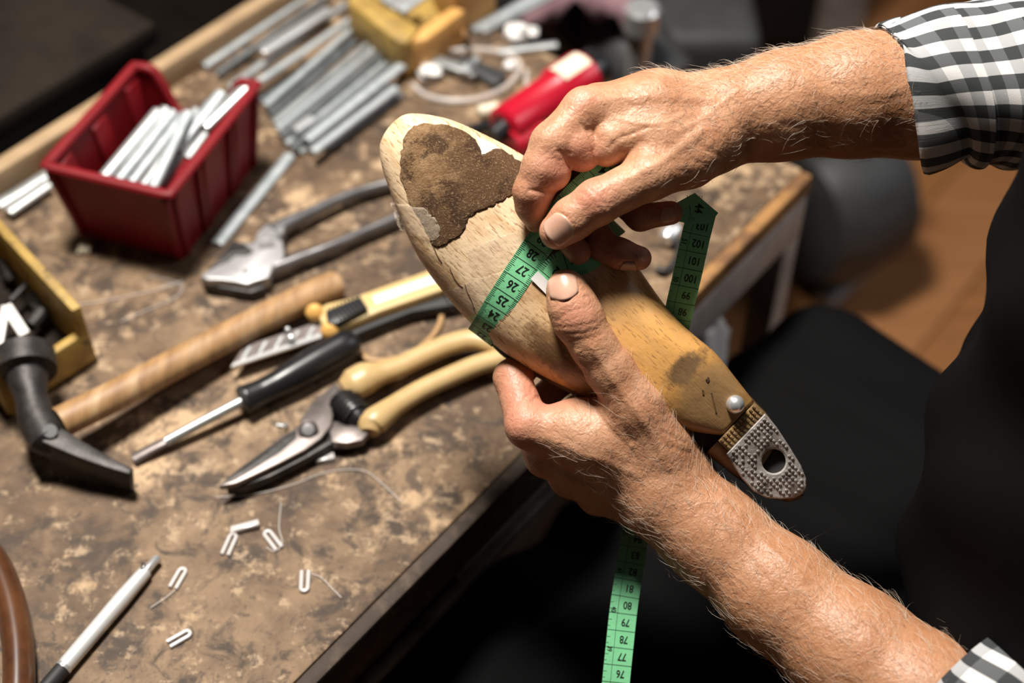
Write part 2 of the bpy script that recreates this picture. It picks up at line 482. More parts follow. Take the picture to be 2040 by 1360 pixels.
def spline(pts, n=40):
    "Catmull-Rom through points (any dimension)"
    P = np.array([list(p) for p in pts], float)
    P = np.vstack([2 * P[0] - P[1], P, 2 * P[-1] - P[-2]])
    out = []
    m = len(P) - 3
    for i in range(m):
        k = max(2, int(n / m))
        for t in np.linspace(0, 1, k, endpoint=(i == m - 1)):
            a, b, c, d = P[i:i + 4]
            out.append(0.5 * (2 * b + (c - a) * t + (2 * a - 5 * b + 4 * c - d) * t * t + (3 * b - a - 3 * c + d) * t ** 3))
    return np.array(out)

# ================================================================ SETTING
A0 = Vector((0.616, 0.787, 0)).normalized()      # along the bench front, away from the photographer
N0 = Vector((-A0.y, A0.x, 0))                    # across the bench, away from the worker
def BN(a, n, z): return A0 * a + N0 * n + Vector((0, 0, z))

# floor boards
fl = MB(); fl.box((0.3, 1.2, -0.03), (3.2, 0, 0), (0, 3.2, 0), (0, 0, 0.02))
floor = fl.build('floor', 'dark_wood'); tag(floor, 'brown wooden plank floor of the workshop', None, kind='structure')
_pl = {}
for i in range(-7, 16):
    for j in range(-1, 3):
        a = (i % 2) * 0.55 + j * 1.6 - 0.2
        mname = 'floor_wood' if (i * 7 + j * 3) % 3 else 'floor_wood_pale'
        if mname not in _pl:
            m_ = MB(); m_.box((0, 0, 0), A0 * 0.7985, N0 * 0.0665, (0, 0, 0.006))
            o = m_.build('plank', mname, floor, bevel=0.001, seg=1); _pl[mname] = o.data
            o.matrix_parent_inverse = Matrix()
        else:
            o = bpy.data.objects.new('plank', _pl[mname]); COL.objects.link(o); o.parent = floor
        o.location = BN(a + 0.8, i * 0.135 - 0.35, -0.0065)

wl = MB(); wl.box((0.3, 3.75, 1.4), (3.2, 0, 0), (0, 0.05, 0), (0, 0, 1.4))
# window opening in the back wall is left free above the sill by building the wall in four pieces
wl = MB()
for c, hx, hz in (((0.3, 3.75, 0.75), 3.2, 0.75), ((-2.15, 3.75, 2.15), 0.75, 0.65), ((1.6, 3.75, 2.15), 1.9, 0.65), ((0.3, 3.75, 2.95), 3.2, 0.15)):
    wl.box(c, (hx, 0, 0), (0, 0.05, 0), (0, 0, hz))
tag(wl.build('wall_back', 'wall_paint'), 'dark back wall of the workshop', None, kind='structure')

# workbench ------------------------------------------------------------
bench = thing('workbench', BN(0.3, 0.6, 0), 'worn brown workbench with dark front edge, scattered with tools', 'workbench')
AR, NF, NB, AL = 0.848, 0.363, 0.866, -1.1
m_ = MB(); m_.box(BN((AR + AL) / 2, (NF + NB) / 2, BZ - 0.012), A0 * (AR - AL) / 2, N0 * (NB - NF) / 2, (0, 0, 0.012))
bo = m_.build('top_board', 'bench_board', bench, bevel=0.003, seg=2)
# front lip: dark worn edge, the far end rubbed to bare orange wood
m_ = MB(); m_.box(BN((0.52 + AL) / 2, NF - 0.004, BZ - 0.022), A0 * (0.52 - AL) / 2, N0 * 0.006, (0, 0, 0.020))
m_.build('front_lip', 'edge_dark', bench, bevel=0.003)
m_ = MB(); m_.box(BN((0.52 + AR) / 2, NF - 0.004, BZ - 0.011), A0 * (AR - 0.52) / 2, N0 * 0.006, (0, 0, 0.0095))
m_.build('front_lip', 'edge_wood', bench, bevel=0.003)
m_ = MB(); m_.box(BN((0.5 + AL) / 2, NF - 0.013, BZ - 0.050), A0 * (0.5 - AL) / 2, N0 * 0.004, (0, 0, 0.0035))
m_.build('metal_edging', 'metal_edge', bench, bevel=0.001)
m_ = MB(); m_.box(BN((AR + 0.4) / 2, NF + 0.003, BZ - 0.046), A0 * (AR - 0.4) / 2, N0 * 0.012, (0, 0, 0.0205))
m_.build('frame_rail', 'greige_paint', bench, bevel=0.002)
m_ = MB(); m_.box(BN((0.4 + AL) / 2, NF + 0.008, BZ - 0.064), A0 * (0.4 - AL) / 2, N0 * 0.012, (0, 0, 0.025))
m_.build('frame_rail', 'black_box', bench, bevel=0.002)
for a, n in ((AR - 0.0, NF + 0.010), (AR - 0.012, NB - 0.03), (AL + 0.05, NF + 0.03), (AL + 0.05, NB - 0.03)):
    m_ = MB(); m_.box(BN(a, n, (BZ - 0.026) / 2), A0 * 0.013, N0 * 0.013, (0, 0, (BZ - 0.03) / 2))
    m_.build('leg', 'greige_paint', bench, bevel=0.002)
m_ = MB(); m_.box(BN((AR + AL) / 2 - 0.05, 0.856, BZ + 0.010), A0 * ((AR - AL) / 2 + 0.03), N0 * 0.008, (0, 0, 0.013))
m_.build('rear_ledge', 'rail_wood', bench, bevel=0.003)
# drawer cabinet below the bench
cab = thing('cabinet', BN(0.62, 0.6, 0), 'dark grey cabinet standing under the bench beside the corner leg', 'cabinet')
m_ = MB(); m_.box(BN(0.60, 0.63, 0.34), A0 * 0.12, N0 * 0.19, (0, 0, 0.335))
m_.build('body', 'black_box', cab, bevel=0.003)
for k in range(3):
    m_ = MB(); m_.box(BN(0.60, 0.433, 0.12 + k * 0.222), A0 * 0.115, N0 * 0.008, (0, 0, 0.104))
    dr = m_.build('drawer', 'panel_grey', cab, bevel=0.003)
    m_ = MB(); m_.tube([BN(0.57, 0.418, 0.16 + k * 0.222), BN(0.63, 0.418, 0.16 + k * 0.222)], 0.005, 8)
    m_.build('handle', 'dark_iron', dr, smooth=True)

# behind the ledge: dark chest and boxes -------------------------------
ch = thing('storage_chest', BN(0.0, 1.25, 0), 'dark brown storage chest standing behind the bench ledge', 'chest')
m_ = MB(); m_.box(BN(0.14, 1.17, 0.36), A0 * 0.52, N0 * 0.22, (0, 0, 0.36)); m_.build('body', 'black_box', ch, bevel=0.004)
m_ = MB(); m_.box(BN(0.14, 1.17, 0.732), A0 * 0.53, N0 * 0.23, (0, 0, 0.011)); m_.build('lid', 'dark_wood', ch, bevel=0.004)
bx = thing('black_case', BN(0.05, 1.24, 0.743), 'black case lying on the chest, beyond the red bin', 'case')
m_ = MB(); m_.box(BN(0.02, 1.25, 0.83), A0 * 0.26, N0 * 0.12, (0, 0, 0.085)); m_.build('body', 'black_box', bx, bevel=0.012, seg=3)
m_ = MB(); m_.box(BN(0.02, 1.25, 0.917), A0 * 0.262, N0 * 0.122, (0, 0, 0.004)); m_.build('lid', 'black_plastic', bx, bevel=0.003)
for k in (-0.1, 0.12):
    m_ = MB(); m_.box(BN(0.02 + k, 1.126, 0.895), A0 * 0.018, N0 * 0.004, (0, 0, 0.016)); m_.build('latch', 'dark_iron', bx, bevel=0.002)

# beyond the right end of the bench ------------------------------------
cabk = thing('added_dark_cabinet', (0.15, 2.36, 0), 'added black cabinet that makes the dark beyond the end of the bench', 'cabinet')  # added black mass: keeps the far background dark and shades the floor
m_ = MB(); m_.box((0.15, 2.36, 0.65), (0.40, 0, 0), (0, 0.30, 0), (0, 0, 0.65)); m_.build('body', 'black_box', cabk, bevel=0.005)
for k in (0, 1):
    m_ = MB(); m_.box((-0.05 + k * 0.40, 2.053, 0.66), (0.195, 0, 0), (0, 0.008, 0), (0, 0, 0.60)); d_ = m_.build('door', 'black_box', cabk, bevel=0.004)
    m_ = MB(); m_.tube([(0.11 + k * 0.08, 2.035, 0.75), (0.11 + k * 0.08, 2.035, 0.9)], 0.007, 8); m_.build('handle', 'dark_iron', d_, smooth=True)
pf = at(1622, 292, 0)
pt = thing('wooden_post', pf, 'grey-brown upright post standing behind the forearm', 'post')
m_ = MB(); m_.box(pf + Vector((0, 0, 0.75)), (0.030, 0, 0), (0, 0.03, 0), (0, 0, 0.75)); m_.build('shaft', 'grey_paint', pt, bevel=0.004)
m_ = MB(); m_.box(pf + Vector((0, 0, 0.012)), (0.05, 0, 0), (0, 0.05, 0), (0, 0, 0.012)); m_.build('foot', 'grey_paint', pt, bevel=0.004)

# machine with a bright steel cylinder, beyond the bench end
mp = at(1270, 118, 0.66)
mc = thing('grey_machine', Vector((mp.x, mp.y, 0)), 'dark grey machine standing beyond the far end of the bench', 'machine')
m_ = MB(); m_.box((mp.x - 0.05, mp.y + 0.22, 0.30), (0.20, 0, 0), (0, 0.10, 0), (0, 0, 0.30)); m_.build('body', 'grey_machine', mc, bevel=0.02, seg=3)
m_ = MB(); m_.tube([(mp.x - 0.22, mp.y + 0.22, 0.64), (mp.x - 0.06, mp.y + 0.09, 0.68), (mp.x + 0.03, mp.y, 0.62)], [0.05, 0.055, 0.04], 18); m_.build('arm', 'grey_machine', mc, smooth=True)
m_ = MB(); m_.tube([(mp.x, mp.y - 0.01, 0.55), (mp.x, mp.y - 0.01, 0.70)], 0.012, 18); m_.build('steel_rod', 'bright_steel', mc, smooth=True)
m_ = MB()
m_.tube([(mp.x, mp.y - 0.01, 0.70), (mp.x, mp.y - 0.01, 0.703), (mp.x, mp.y - 0.01, 0.725), (mp.x, mp.y - 0.01, 0.729)], [0.012, 0.0175, 0.0175, 0.014], 20)
m_.build('rod_cap', 'bright_steel', mc, smooth=True)
# pink cloth thrown over the machine
bmv, bmf = [], []
c0 = at(1150, 22, 0.70)
for i in range(14):
    for j in range(10):
        x, y = (i / 13 - 0.5), (j / 9 - 0.5)
        bmv.append((c0.x + x * 0.11, c0.y + y * 0.08 + 0.02, 0.755 + 0.012 * math.sin(i * 1.3) * math.cos(j * 1.1) - 0.16 * (x * x + y * y)))
for i in range(13):
    for j in range(9):
        bmf.append((i * 10 + j, (i + 1) * 10 + j, (i + 1) * 10 + j + 1, i * 10 + j + 1))
o = link('cloth', mesh_from(bmv, bmf), 'pink_cloth'); md = o.modifiers.new('s', 'SOLIDIFY'); md.thickness = 0.003
tag(o, 'crumpled dusty pink cloth lying on the grey machine', 'cloth')

# grey appliance with red trim on the floor, right of the bench leg
vb = at(1712, 455, 0.0)
vc = thing('floor_appliance', vb, 'dark grey rounded appliance with red trim standing on the floor behind the bench leg', 'appliance')
dirv = (at(1800, 400, 0.12) - at(1650, 500, 0.12)).normalized()
p0, p1 = at(1645, 415, 0.15), at(1738, 376, 0.15)
m_ = MB(); m_.tube([p0 - (p1 - p0) * 0.6, p0 - (p1 - p0) * 0.5, p0, p1, p1 + (p1 - p0) * 0.2, p1 + (p1 - p0) * 0.33, p1 + (p1 - p0) * 0.38], [0.05, 0.09, 0.11, 0.10, 0.08, 0.05, 0.01], 26, flat=1.1)
m_.build('body', 'grey_machine', vc, smooth=True)
m_ = MB(); m_.tube([p0 + Vector((-0.02, 0.03, 0.128)), (p0 + p1) / 2 + Vector((0.03, 0.04, 0.138)), p1 + Vector((0.02, 0.03, 0.122))], 0.016, 12); m_.build('red_trim', 'red_plastic', vc, smooth=True)
q0, q1 = at(1640, 600, 0.012), at(1775, 478, 0.012)
m_ = MB(); m_.bar(q0, q1, 0.035, 0.02); m_.build('base_plate', 'zinc', vc, bevel=0.006)
m_ = MB(); m_.bar(at(1655, 535, 0.03), at(1775, 440, 0.03), 0.03, 0.05); m_.build('red_skirt', 'red_plastic', vc, bevel=0.008)

# ================================================================ THINGS ON THE BENCH
def outline(pts, z): return [at(x, y, z) for x, y in pts]

# red stacking bin ------------------------------------------------------
RZ = 0.075
rim = [at(90, 330, BZ + RZ), at(268, 130, BZ + RZ), at(512, 168, BZ + RZ), at(336, 388, BZ + RZ)]   # left, back, right, near
cen = sum(rim, Vector()) / 4
def low(p, z=0.0, k=0.86): return Vector((cen.x + (p.x - cen.x) * k, cen.y + (p.y - cen.y) * k, BZ + z))
base_c = low(cen)
bn = thing('storage_bin', Vector((cen.x, cen.y, BZ)), 'dark red plastic stacking bin full of zinc strips', 'bin')
def bin_wall(a, b, dip=False, nu=24):
    "one wall with thickness from corner a to corner b; rim may dip"
    inw = (cen - (a + b) / 2); inw.z = 0; inw.normalize()
    rings = []
    for i in range(nu + 1):
        u = i / nu
        top = a.lerp(b, u); bot = low(a).lerp(low(b), u)
        f = 1.0
        if dip:
            e = min(1, max(0, (min(u, 1 - u) - 0.13) / 0.2)); f = 1 - 0.50 * e * e * (3 - 2 * e)
        t = bot.lerp(top, f)
        rings.append([bot, t, t + inw * 0.003, bot + inw * 0.003])
    return MB().rings(rings)
names = [(0, 1, False), (1, 2, True), (2, 3, False), (3, 0, False)]
for i, j, dip in names:
    o = bin_wall(rim[i], rim[j], dip).build('wall', 'red_plastic', bn, bevel=0.0006, seg=1)
m_ = MB(); m_.poly([low(p) for p in rim], BZ + 0.0005, BZ + 0.004); m_.build('bottom', 'red_plastic', bn)
# rim bead, following the dip
pts = []
for i, j, dip in names:
    for k in range(24):
        u = k / 24; top = rim[i].lerp(rim[j], u); bot = low(rim[i]).lerp(low(rim[j]), u); f = 1.0
        if dip:
            e = min(1, max(0, (min(u, 1 - u) - 0.13) / 0.2)); f = 1 - 0.50 * e * e * (3 - 2 * e)
        pts.append(bot.lerp(top, f))
m_ = MB(); rings = []
for k in range(len(pts)):
    d = (pts[(k + 1) % len(pts)] - pts[k - 1]).normalized(); sd = d.cross(Vector((0, 0, 1))).normalized(); u2 = sd.cross(d)
    rings.append([pts[k] + (sd * math.cos(a) * 0.0045 + u2 * math.sin(a) * 0.003) for a in [2 * math.pi * q / 8 for q in range(8)]])
m_.rings(rings, closed=True); m_.build('rim', 'red_plastic', bn, smooth=True)
# ribs on the long right wall, the near wall and inside the left wall
for (i, j, us) in ((2, 3, (0.04, 0.30, 0.36, 0.66, 0.72, 0.96)), (3, 0, (0.03, 0.97))):
    a, b = rim[i], rim[j]; outw = ((a + b) / 2 - cen); outw.z = 0; outw.normalize()
    for u in us:
        m_ = MB(); top = a.lerp(b, u); bot = low(a).lerp(low(b), u)
        m_.bar(bot + outw * 0.001 + Vector((0, 0, 0.002)), top + outw * 0.001 - Vector((0, 0, 0.004)), 0.006, 0.005, up=outw); m_.build('rib', 'red_plastic', bn, bevel=0.0015)
a, b = rim[0], rim[1]; inw = (cen - (a + b) / 2); inw.z = 0; inw.normalize()
for u in (0.12, 0.5, 0.88):
    m_ = MB(); top = a.lerp(b, u); bot = low(a).lerp(low(b), u)
    m_.bar(bot + inw * 0.004, top + inw * 0.004 - Vector((0, 0, 0.006)), 0.02, 0.004, up=inw); m_.build('rib', 'red_plastic', bn, bevel=0.0015)

# zinc strips: half-round folded profile ----------------------------------
def strip_mesh(a, b, wd, ht=0.004):
    a, b = Vector(a), Vector(b)
    d = (b - a).normalized(); sd = d.cross(Vector((0, 0, 1))).normalized(); u2 = sd.cross(d).normalized()
    prof = [(-0.5, 0), (-0.5, 0.45), (-0.40, 0.8), (-0.15, 1.0), (0.15, 1.0), (0.40, 0.8), (0.5, 0.45), (0.5, 0)]
    mb = MB(); mb.rings([[p + sd * x * wd + u2 * (y * ht) for x, y in prof] for p in (a, a.lerp(b, 0.02), a.lerp(b, 0.98), b)])
    return mb
def zinc_strip(e0, e1, z, wd, label, group, z1=None, material='zinc'):
    a = at(*e0, BZ + z); b = at(*e1, BZ + (z if z1 is None else z1))
    o = strip_mesh(a, b, wd).build('zinc_strip', material, None, bevel=0.0004, seg=1)
    return tag(o, label, 'metal strip', group)
ords = ['first', 'second', 'third', 'fourth', 'fifth', 'sixth', 'seventh', 'eighth', 'ninth', 'tenth', 'eleventh', 'twelfth',
        'thirteenth', 'fourteenth', 'fifteenth', 'sixteenth', 'seventeenth', 'eighteenth', 'nineteenth', 'twentieth']
inbin = [((197, 366), (316, 222), 0.056, 0.0085, 'bright_steel'), ((226, 374), (346, 224), 0.053, 0.0085, 'zinc'), ((252, 380), (368, 230), 0.050, 0.008, 'zinc'),
         ((276, 386), (392, 220), 0.055, 0.008, 'steel'), ((300, 386), (376, 226), 0.061, 0.009, 'zinc'), ((322, 372), (418, 208), 0.050, 0.009, 'steel'),
         ((350, 300), (442, 186), 0.058, 0.010, 'zinc'), ((372, 318), (468, 190), 0.052, 0.009, 'steel'), ((408, 256), (500, 166), 0.062, 0.010, 'bright_steel'), ((236, 330), (332, 218), 0.044, 0.009, 'steel')]
for k, (e0, e1, z, wd, mt) in enumerate(inbin):
    zinc_strip(e0, e1, z, wd, '%s zinc strip from the left among those standing in the red bin' % ords[k], 'zinc strips in the red bin', z + 0.010, mt)
# flat pile on the bench behind the bin
low_ends = [(408, 135), (432, 150), (455, 178), (470, 196), (520, 205), (528, 214), (538, 232), (545, 248), (552, 262), (560, 276), (570, 290), (582, 300), (596, 308), (622, 306), (648, 300)]
top_ends = [(618, -8), (660, -10), (690, 10), (705, 38), (672, 102), (700, 62), (722, 72), (738, 86), (750, 98), (764, 108), (778, 118), (800, 112), (776, 172), (790, 178), (800, 190)]
for k, (e0, e1) in enumerate(zip(low_ends, top_ends)):
    zz = 0.0012 + (0.0052 if k % 2 else 0.0) + (0.0052 if k % 5 == 3 else 0)
    zinc_strip(e0, e1, zz, 0.0062 + 0.0022 * random.random(), '%s zinc strip, counting from the rear ledge, in the pile beyond the red bin' % ords[k],
               'zinc strips piled on the bench', None, ('zinc', 'zinc_dark', 'steel', 'zinc', 'zinc_dark')[k % 5])
zinc_strip((520, 106), (655, 22), 0.0125, 0.011, 'broad bright strip lying on top of the zinc strip pile', 'zinc strips piled on the bench', None, 'bright_steel')
zinc_strip((610, 282), (878, 72), 0.0125, 0.010, 'long dull strip lying across the right side of the pile', 'zinc strips piled on the bench', None, 'zinc')
zinc_strip((586, 262), (622, 238), 0.0125, 0.009, 'short bright strip lying on the near end of the pile', 'zinc strips piled on the bench', None, 'bright_steel')
zinc_strip((432, 490), (578, 312), 0.0010, 0.0105, 'single zinc strip lying on the bench against the right side of the red bin', 'loose zinc strips')
zinc_strip((14, 424), (96, 368), 0.0060, 0.0135, 'bright zinc strip lying left of the red bin by the ledge', 'loose zinc strips', None, 'bright_steel')
zinc_strip((-6, 412), (96, 350), 0.0010, 0.012, 'grey strip lying along the ledge left of the red bin', 'loose zinc strips', None, 'steel')
zinc_strip((940, 62), (1120, -30), 0.0012, 0.010, 'zinc strip lying at the far end beyond the orange wooden block', 'loose zinc strips', None, 'zinc')
zinc_strip((960, 66), (1140, -26), 0.0012, 0.008, 'narrow zinc strip lying beside the one beyond the orange block', 'loose zinc strips', None, 'steel')
zinc_strip((992, 106), (1110, 92), 0.0012, 0.009, 'short grey strip lying near the far edge behind the red tool', 'loose zinc strips', None, 'steel')

# pincers ------------------------------------------------------------------
pc = thing('pincers', at(500, 520), 'steel lasting pincers with black handles lying before the red bin', 'pincers')
z1 = BZ + 0.016
jaw = [(398, 548), (410, 540), (440, 522), (452, 492), (478, 480), (500, 484), (508, 478), (512, 462), (530, 446), (556, 444), (568, 450), (562, 470), (566, 500), (566, 516), (545, 528), (535, 552), (515, 556), (492, 566), (470, 560), (440, 556), (412, 556)]
m_ = MB(); m_.poly(outline(jaw, z1), BZ + 0.006, z1); m_.build('jaw', 'worn_steel', pc, bevel=0.0016, seg=2)
jaw2 = [(398, 550), (440, 560), (492, 570), (520, 560), (530, 572), (500, 582), (460, 576), (408, 566)]
m_ = MB(); m_.poly(outline(jaw2, BZ + 0.010), BZ + 0.0005, BZ + 0.010); m_.build('jaw', 'dark_iron', pc, bevel=0.0015)
dk = [(414, 536), (448, 500), (462, 478), (486, 484), (506, 500), (490, 508), (470, 506), (452, 520)]
m_ = MB(); m_.poly(outline(dk, z1 + 0.001), BZ + 0.010, z1 + 0.0015); m_.build('face_plate', 'dark_iron', pc, bevel=0.0015)
h1 = spline([at(546, 464, BZ + .010), at(566, 450, BZ + .011), at(610, 428, BZ + .011), at(680, 396, BZ + .010), at(740, 376, BZ + .009), at(800, 362, BZ + .009), at(850, 356, BZ + .009)], 40)
m_ = MB(); m_.tube(h1, [0.0075 - 0.0032 * min(1, i / 14) for i in range(len(h1))], 14, flat=1.15); m_.build('handle', 'handle_steel', pc, smooth=True)
h2 = spline([at(540, 540, BZ + .008), at(566, 530, BZ + .009), at(600, 515, BZ + .010), at(660, 492, BZ + .010), at(720, 466, BZ + .009), at(780, 440, BZ + .009), at(850, 402, BZ + .009)], 40)
m_ = MB(); m_.tube(h2, [0.0070 - 0.0026 * min(1, i / 14) for i in range(len(h2))], 14, flat=1.15); m_.build('handle', 'handle_steel', pc, smooth=True)
m_ = MB(); m_.tube([at(532, 490, z1 - 0.001), at(532, 490, z1 + 0.0015)], 0.006, 20); m_.build('pivot', 'worn_steel', pc, smooth=False, bevel=0.0006)
m_ = MB(); m_.tube(spline([at(566, 512, BZ + .012), at(574, 526, BZ + .008), at(552, 540, BZ + .006)], 10), [0.005] * 8 + [0.004] * 2 if False else 0.0045, 10); m_.build('stop', 'dark_iron', pc, smooth=True)

# shoemaker's hammer ---------------------------------------------------------
hm = thing('hammer', at(150, 850), 'shoemaker\'s hammer with dark iron head and long wooden handle', 'hammer')
ha = spline([at(118, 842, BZ + .030), at(240, 782, BZ + .026), at(400, 698, BZ + .020), at(560, 616, BZ + .015), at(640, 578, BZ + .0125), at(668, 566, BZ + .0115), at(678, 562, BZ + .011)], 42)
hr = [0.0112 if i < 34 else 0.0112 * (1 - ((i - 33) / 12) ** 2) + 0.0002 for i in range(len(ha))]
m_ = MB(); m_.tube(ha, hr, 18, flat=0.9); m_.build('handle', 'tool_wood', hm, smooth=True)
# head: round face, neck, eye, flat peen
hp = [at(48, 706, BZ + .040), at(52, 742, BZ + .038), at(53, 746, BZ + .037), at(62, 790, BZ + .034), at(72, 832, BZ + .031), at(96, 876, BZ + .028), at(108, 886, BZ + .024)]
m_ = MB(); m_.tube(hp, [0.0205, 0.0205, 0.0145, 0.0105, 0.0125, 0.0125, 0.009], 20, up=(0, 0, 1)); m_.build('face', 'dark_iron', hm, smooth=True)
pe = spline([at(84, 868, BZ + .028), at(150, 905, BZ + .022), at(210, 935, BZ + .016), at(264, 958, BZ + .0125)], 18)
rings = []
for i, p in enumerate(pe):
    k = i / (len(pe) - 1); p = Vector(p)
    d = (Vector(pe[min(i + 1, len(pe) - 1)]) - Vector(pe[max(i - 1, 0)])).normalized(); sd = d.cross(Vector((0, 0, 1))).normalized(); u2 = sd.cross(d)
    wd = 0.0085 * (1 - k) + 0.0026 * k; th = 0.009 + 0.0025 * k
    rings.append([p + sd * x * wd + u2 * y * th for x, y in ((-1, -1), (1, -1), (1, 1), (-1, 1))])
m_ = MB(); m_.rings(rings); m_.build('peen', 'dark_iron', hm, bevel=0.0012)
m_ = MB(); m_.tube([at(100, 858, BZ + .036), at(100, 858, BZ + .0395)], 0.0045, 14); m_.build('wedge_pin', 'steel', hm, smooth=True)

# snap-off knife --------------------------------------------------------------
kn = thing('utility_knife', at(640, 650), 'yellow and black snap-off knife with its segmented blade out', 'knife')
zb = BZ + 0.012
bl = [(486, 690), (460, 730), (660, 663), (648, 636)]
m_ = MB(); m_.poly(outline(bl, zb), zb - 0.0008, zb); bld = m_.build('blade', 'grey_steel', kn)
m_ = MB(); m_.poly(outline([(464, 723), (460, 731), (664, 664), (661, 655)], zb + 0.0004), zb - 0.0012, zb + 0.0004); m_.build('cutting_edge', 'bright_steel', bld)
for k in range(5):
    x, y = 494 + k * 32, 691 - k * 10.4
    m_ = MB(); m_.poly(outline([(x, y), (x + 8, y - 3), (x - 8, y + 25), (x - 15, y + 27)], zb + 0.0003), zb - 0.0002, zb + 0.0003); m_.build('snap_line', 'steel', bld)
zk = BZ + 0.019
bodyo = [(628, 618), (650, 604), (700, 592), (860, 535), (960, 500), (980, 530), (900, 570), (760, 618), (668, 656), (650, 660)]
m_ = MB(); m_.poly(outline(bodyo, zk), BZ + 0.004, zk); m_.build('body', 'gold_plastic', kn, bevel=0.002)
m_ = MB(); m_.poly(outline([(742, 590), (862, 548), (980, 508), (985, 522), (868, 563), (748, 606)], zk + 0.0006), zk - 0.001, zk + 0.0006); m_.build('label', 'label_blue', kn)
grip = [(660, 668), (720, 640), (800, 612), (900, 578), (990, 540), (1000, 560), (920, 604), (820, 620), (720, 660), (676, 684)]
m_ = MB(); m_.poly(outline(grip, BZ + 0.012), BZ + 0.0005, BZ + 0.012); m_.build('grip', 'black_rubber', kn, bevel=0.003)
sl = [(648, 616), (714, 588), (734, 610), (670, 642), (652, 640)]
m_ = MB(); m_.poly(outline(sl, zk + 0.006), zk - 0.002, zk + 0.005); sld = m_.build('slider', 'black_plastic', kn, bevel=0.0015)
for k in range(9):
    u = k / 8
    a = at(652 + 62 * u, 616 - 27 * u, zk + 0.006); b = at(668 + 62 * u, 641 - 27 * u, zk + 0.006)
    m_ = MB(); m_.bar(a, b, 0.0011, 0.0022); m_.build('ridge', 'black_rubber', sld)
for (x, y, z) in ((627, 622, 0.018), (657, 658, 0.016)):
    c = at(x, y, BZ + z)
    m_ = MB(); m_.tube([c + Vector((0, 0, q)) for q in (-0.006, -0.003, 0, 0.003, 0.006)], [0.003, 0.0062, 0.007, 0.006, 0.003], 16); m_.build('knob', 'gold_knob', kn, smooth=True)
def ball(c, r, name, material, parent=None, nseg=20, sq=1.0):
    c = Vector(c); rs = []
    m_ = MB()
    rings = [[c + Vector((math.cos(a) * math.sin(p) * r, math.sin(a) * math.sin(p) * r, -math.cos(p) * r * sq)) for a in [2 * math.pi * i / nseg for i in range(nseg)]] for p in np.linspace(0.06, math.pi - 0.06, 12)]
    m_.rings(rings)
    return m_.build(name, material, parent, smooth=True)
tag(ball(at(580, 674, zb + 0.0035), 0.0035, 'rivet', 'bright_steel'), 'larger bright rivet lying on the knife blade', 'rivet')
tag(ball(at(573, 656, zb + 0.002), 0.002, 'rivet', 'bright_steel'), 'tiny bright rivet above the larger one on the knife blade', 'rivet')

# awl / screwdriver ------------------------------------------------------------
sd_ = thing('screwdriver', at(490, 790), 'black-handled screwdriver lying below the snap-off knife', 'screwdriver')
hs = [at(486, 797, BZ + .0125), at(492, 794, BZ + .0125), at(522, 780, BZ + .0125), at(550, 766, BZ + .0125), at(580, 750, BZ + .0125), at(640, 716, BZ + .0125), at(690, 688, BZ + .0125), at(706, 679, BZ + .0125), at(714, 674, BZ + .0125)]
hs = spline(hs, 48)
prof = [0.0098, 0.0102, 0.0090, 0.0094, 0.0106, 0.0116, 0.0116, 0.0090, 0.003]
hr = list(np.interp(np.linspace(0, 8, len(hs)), range(9), prof))
m_ = MB(); m_.tube(hs, hr, 18, flat=1.0); m_.build('handle', 'black_plastic', sd_, smooth=True)
m_ = MB(); m_.tube([at(488, 796, BZ + .0125), at(400, 842, BZ + .010), at(330, 880, BZ + .007)], 0.0036, 12); m_.build('shaft', 'steel', sd_, smooth=True)
m_ = MB(); m_.tube([at(332, 879, BZ + .007), at(300, 895, BZ + .0055), at(266, 914, BZ + .003)], [0.0036, 0.0042, 0.0048], 12, flat=0.55); m_.build('tip', 'grey_steel', sd_, smooth=True)
m_ = MB(); m_.tube([at(490, 795, BZ + .0125), at(482, 799, BZ + .0123)], [0.0105, 0.0095], 18); m_.build('ferrule', 'black_rubber', sd_, smooth=True)

# secateurs ---------------------------------------------------------------------
se = thing('secateurs', at(640, 850), 'old secateurs with cream handles and dark steel blades', 'secateurs')
zs = BZ + 0.016
blade = [(435, 968), (470, 936), (520, 900), (570, 862), (596, 845), (606, 822), (622, 800), (650, 776), (668, 762), (678, 774), (668, 790), (660, 808), (664, 826), (660, 846), (640, 872), (606, 896), (560, 920), (510, 944), (470, 962)]
m_ = MB(); m_.poly(outline(blade, zs), zs - 0.005, zs); m_.build('cutting_blade', 'grey_steel', se, bevel=0.0012)
bev = [(440, 964), (470, 938), (520, 902), (570, 866), (590, 856), (590, 872), (560, 898), (510, 930), (466, 956)]
m_ = MB(); m_.poly(outline(bev, zs + 0.0005), zs - 0.001, zs + 0.0006); m_.build('ground_face', 'dark_iron', se, bevel=0.0008)
hook = [(450, 974), (520, 950), (600, 908), (650, 878), (664, 842), (680, 838), (700, 852), (726, 846), (736, 856), (722, 876), (690, 884), (660, 886), (610, 914), (540, 950), (480, 972)]
m_ = MB(); m_.poly(outline(hook, zs - 0.006), zs - 0.013, zs - 0.005); m_.build('hook_blade', 'dark_iron', se, bevel=0.0012)
pal = [(652, 846), (664, 836), (690, 846), (716, 844), (734, 848), (738, 858), (722, 876), (692, 882), (660, 880)]
m_ = MB(); m_.poly(outline(pal, zs - 0.003), zs - 0.010, zs - 0.003); m_.build('tang', 'grey_steel', se, bevel=0.0012)
m_ = MB(); m_.tube([at(614, 856, zs - .002), at(614, 856, zs + .003)], 0.0068, 20); nut = m_.build('pivot_bolt', 'grey_steel', se, bevel=0.0008)
m_ = MB(); m_.tube([at(614, 856, zs + .003), at(614, 856, zs + .0045)], 0.0042, 16); m_.build('bolt_end', 'worn_steel', nut, bevel=0.0005)
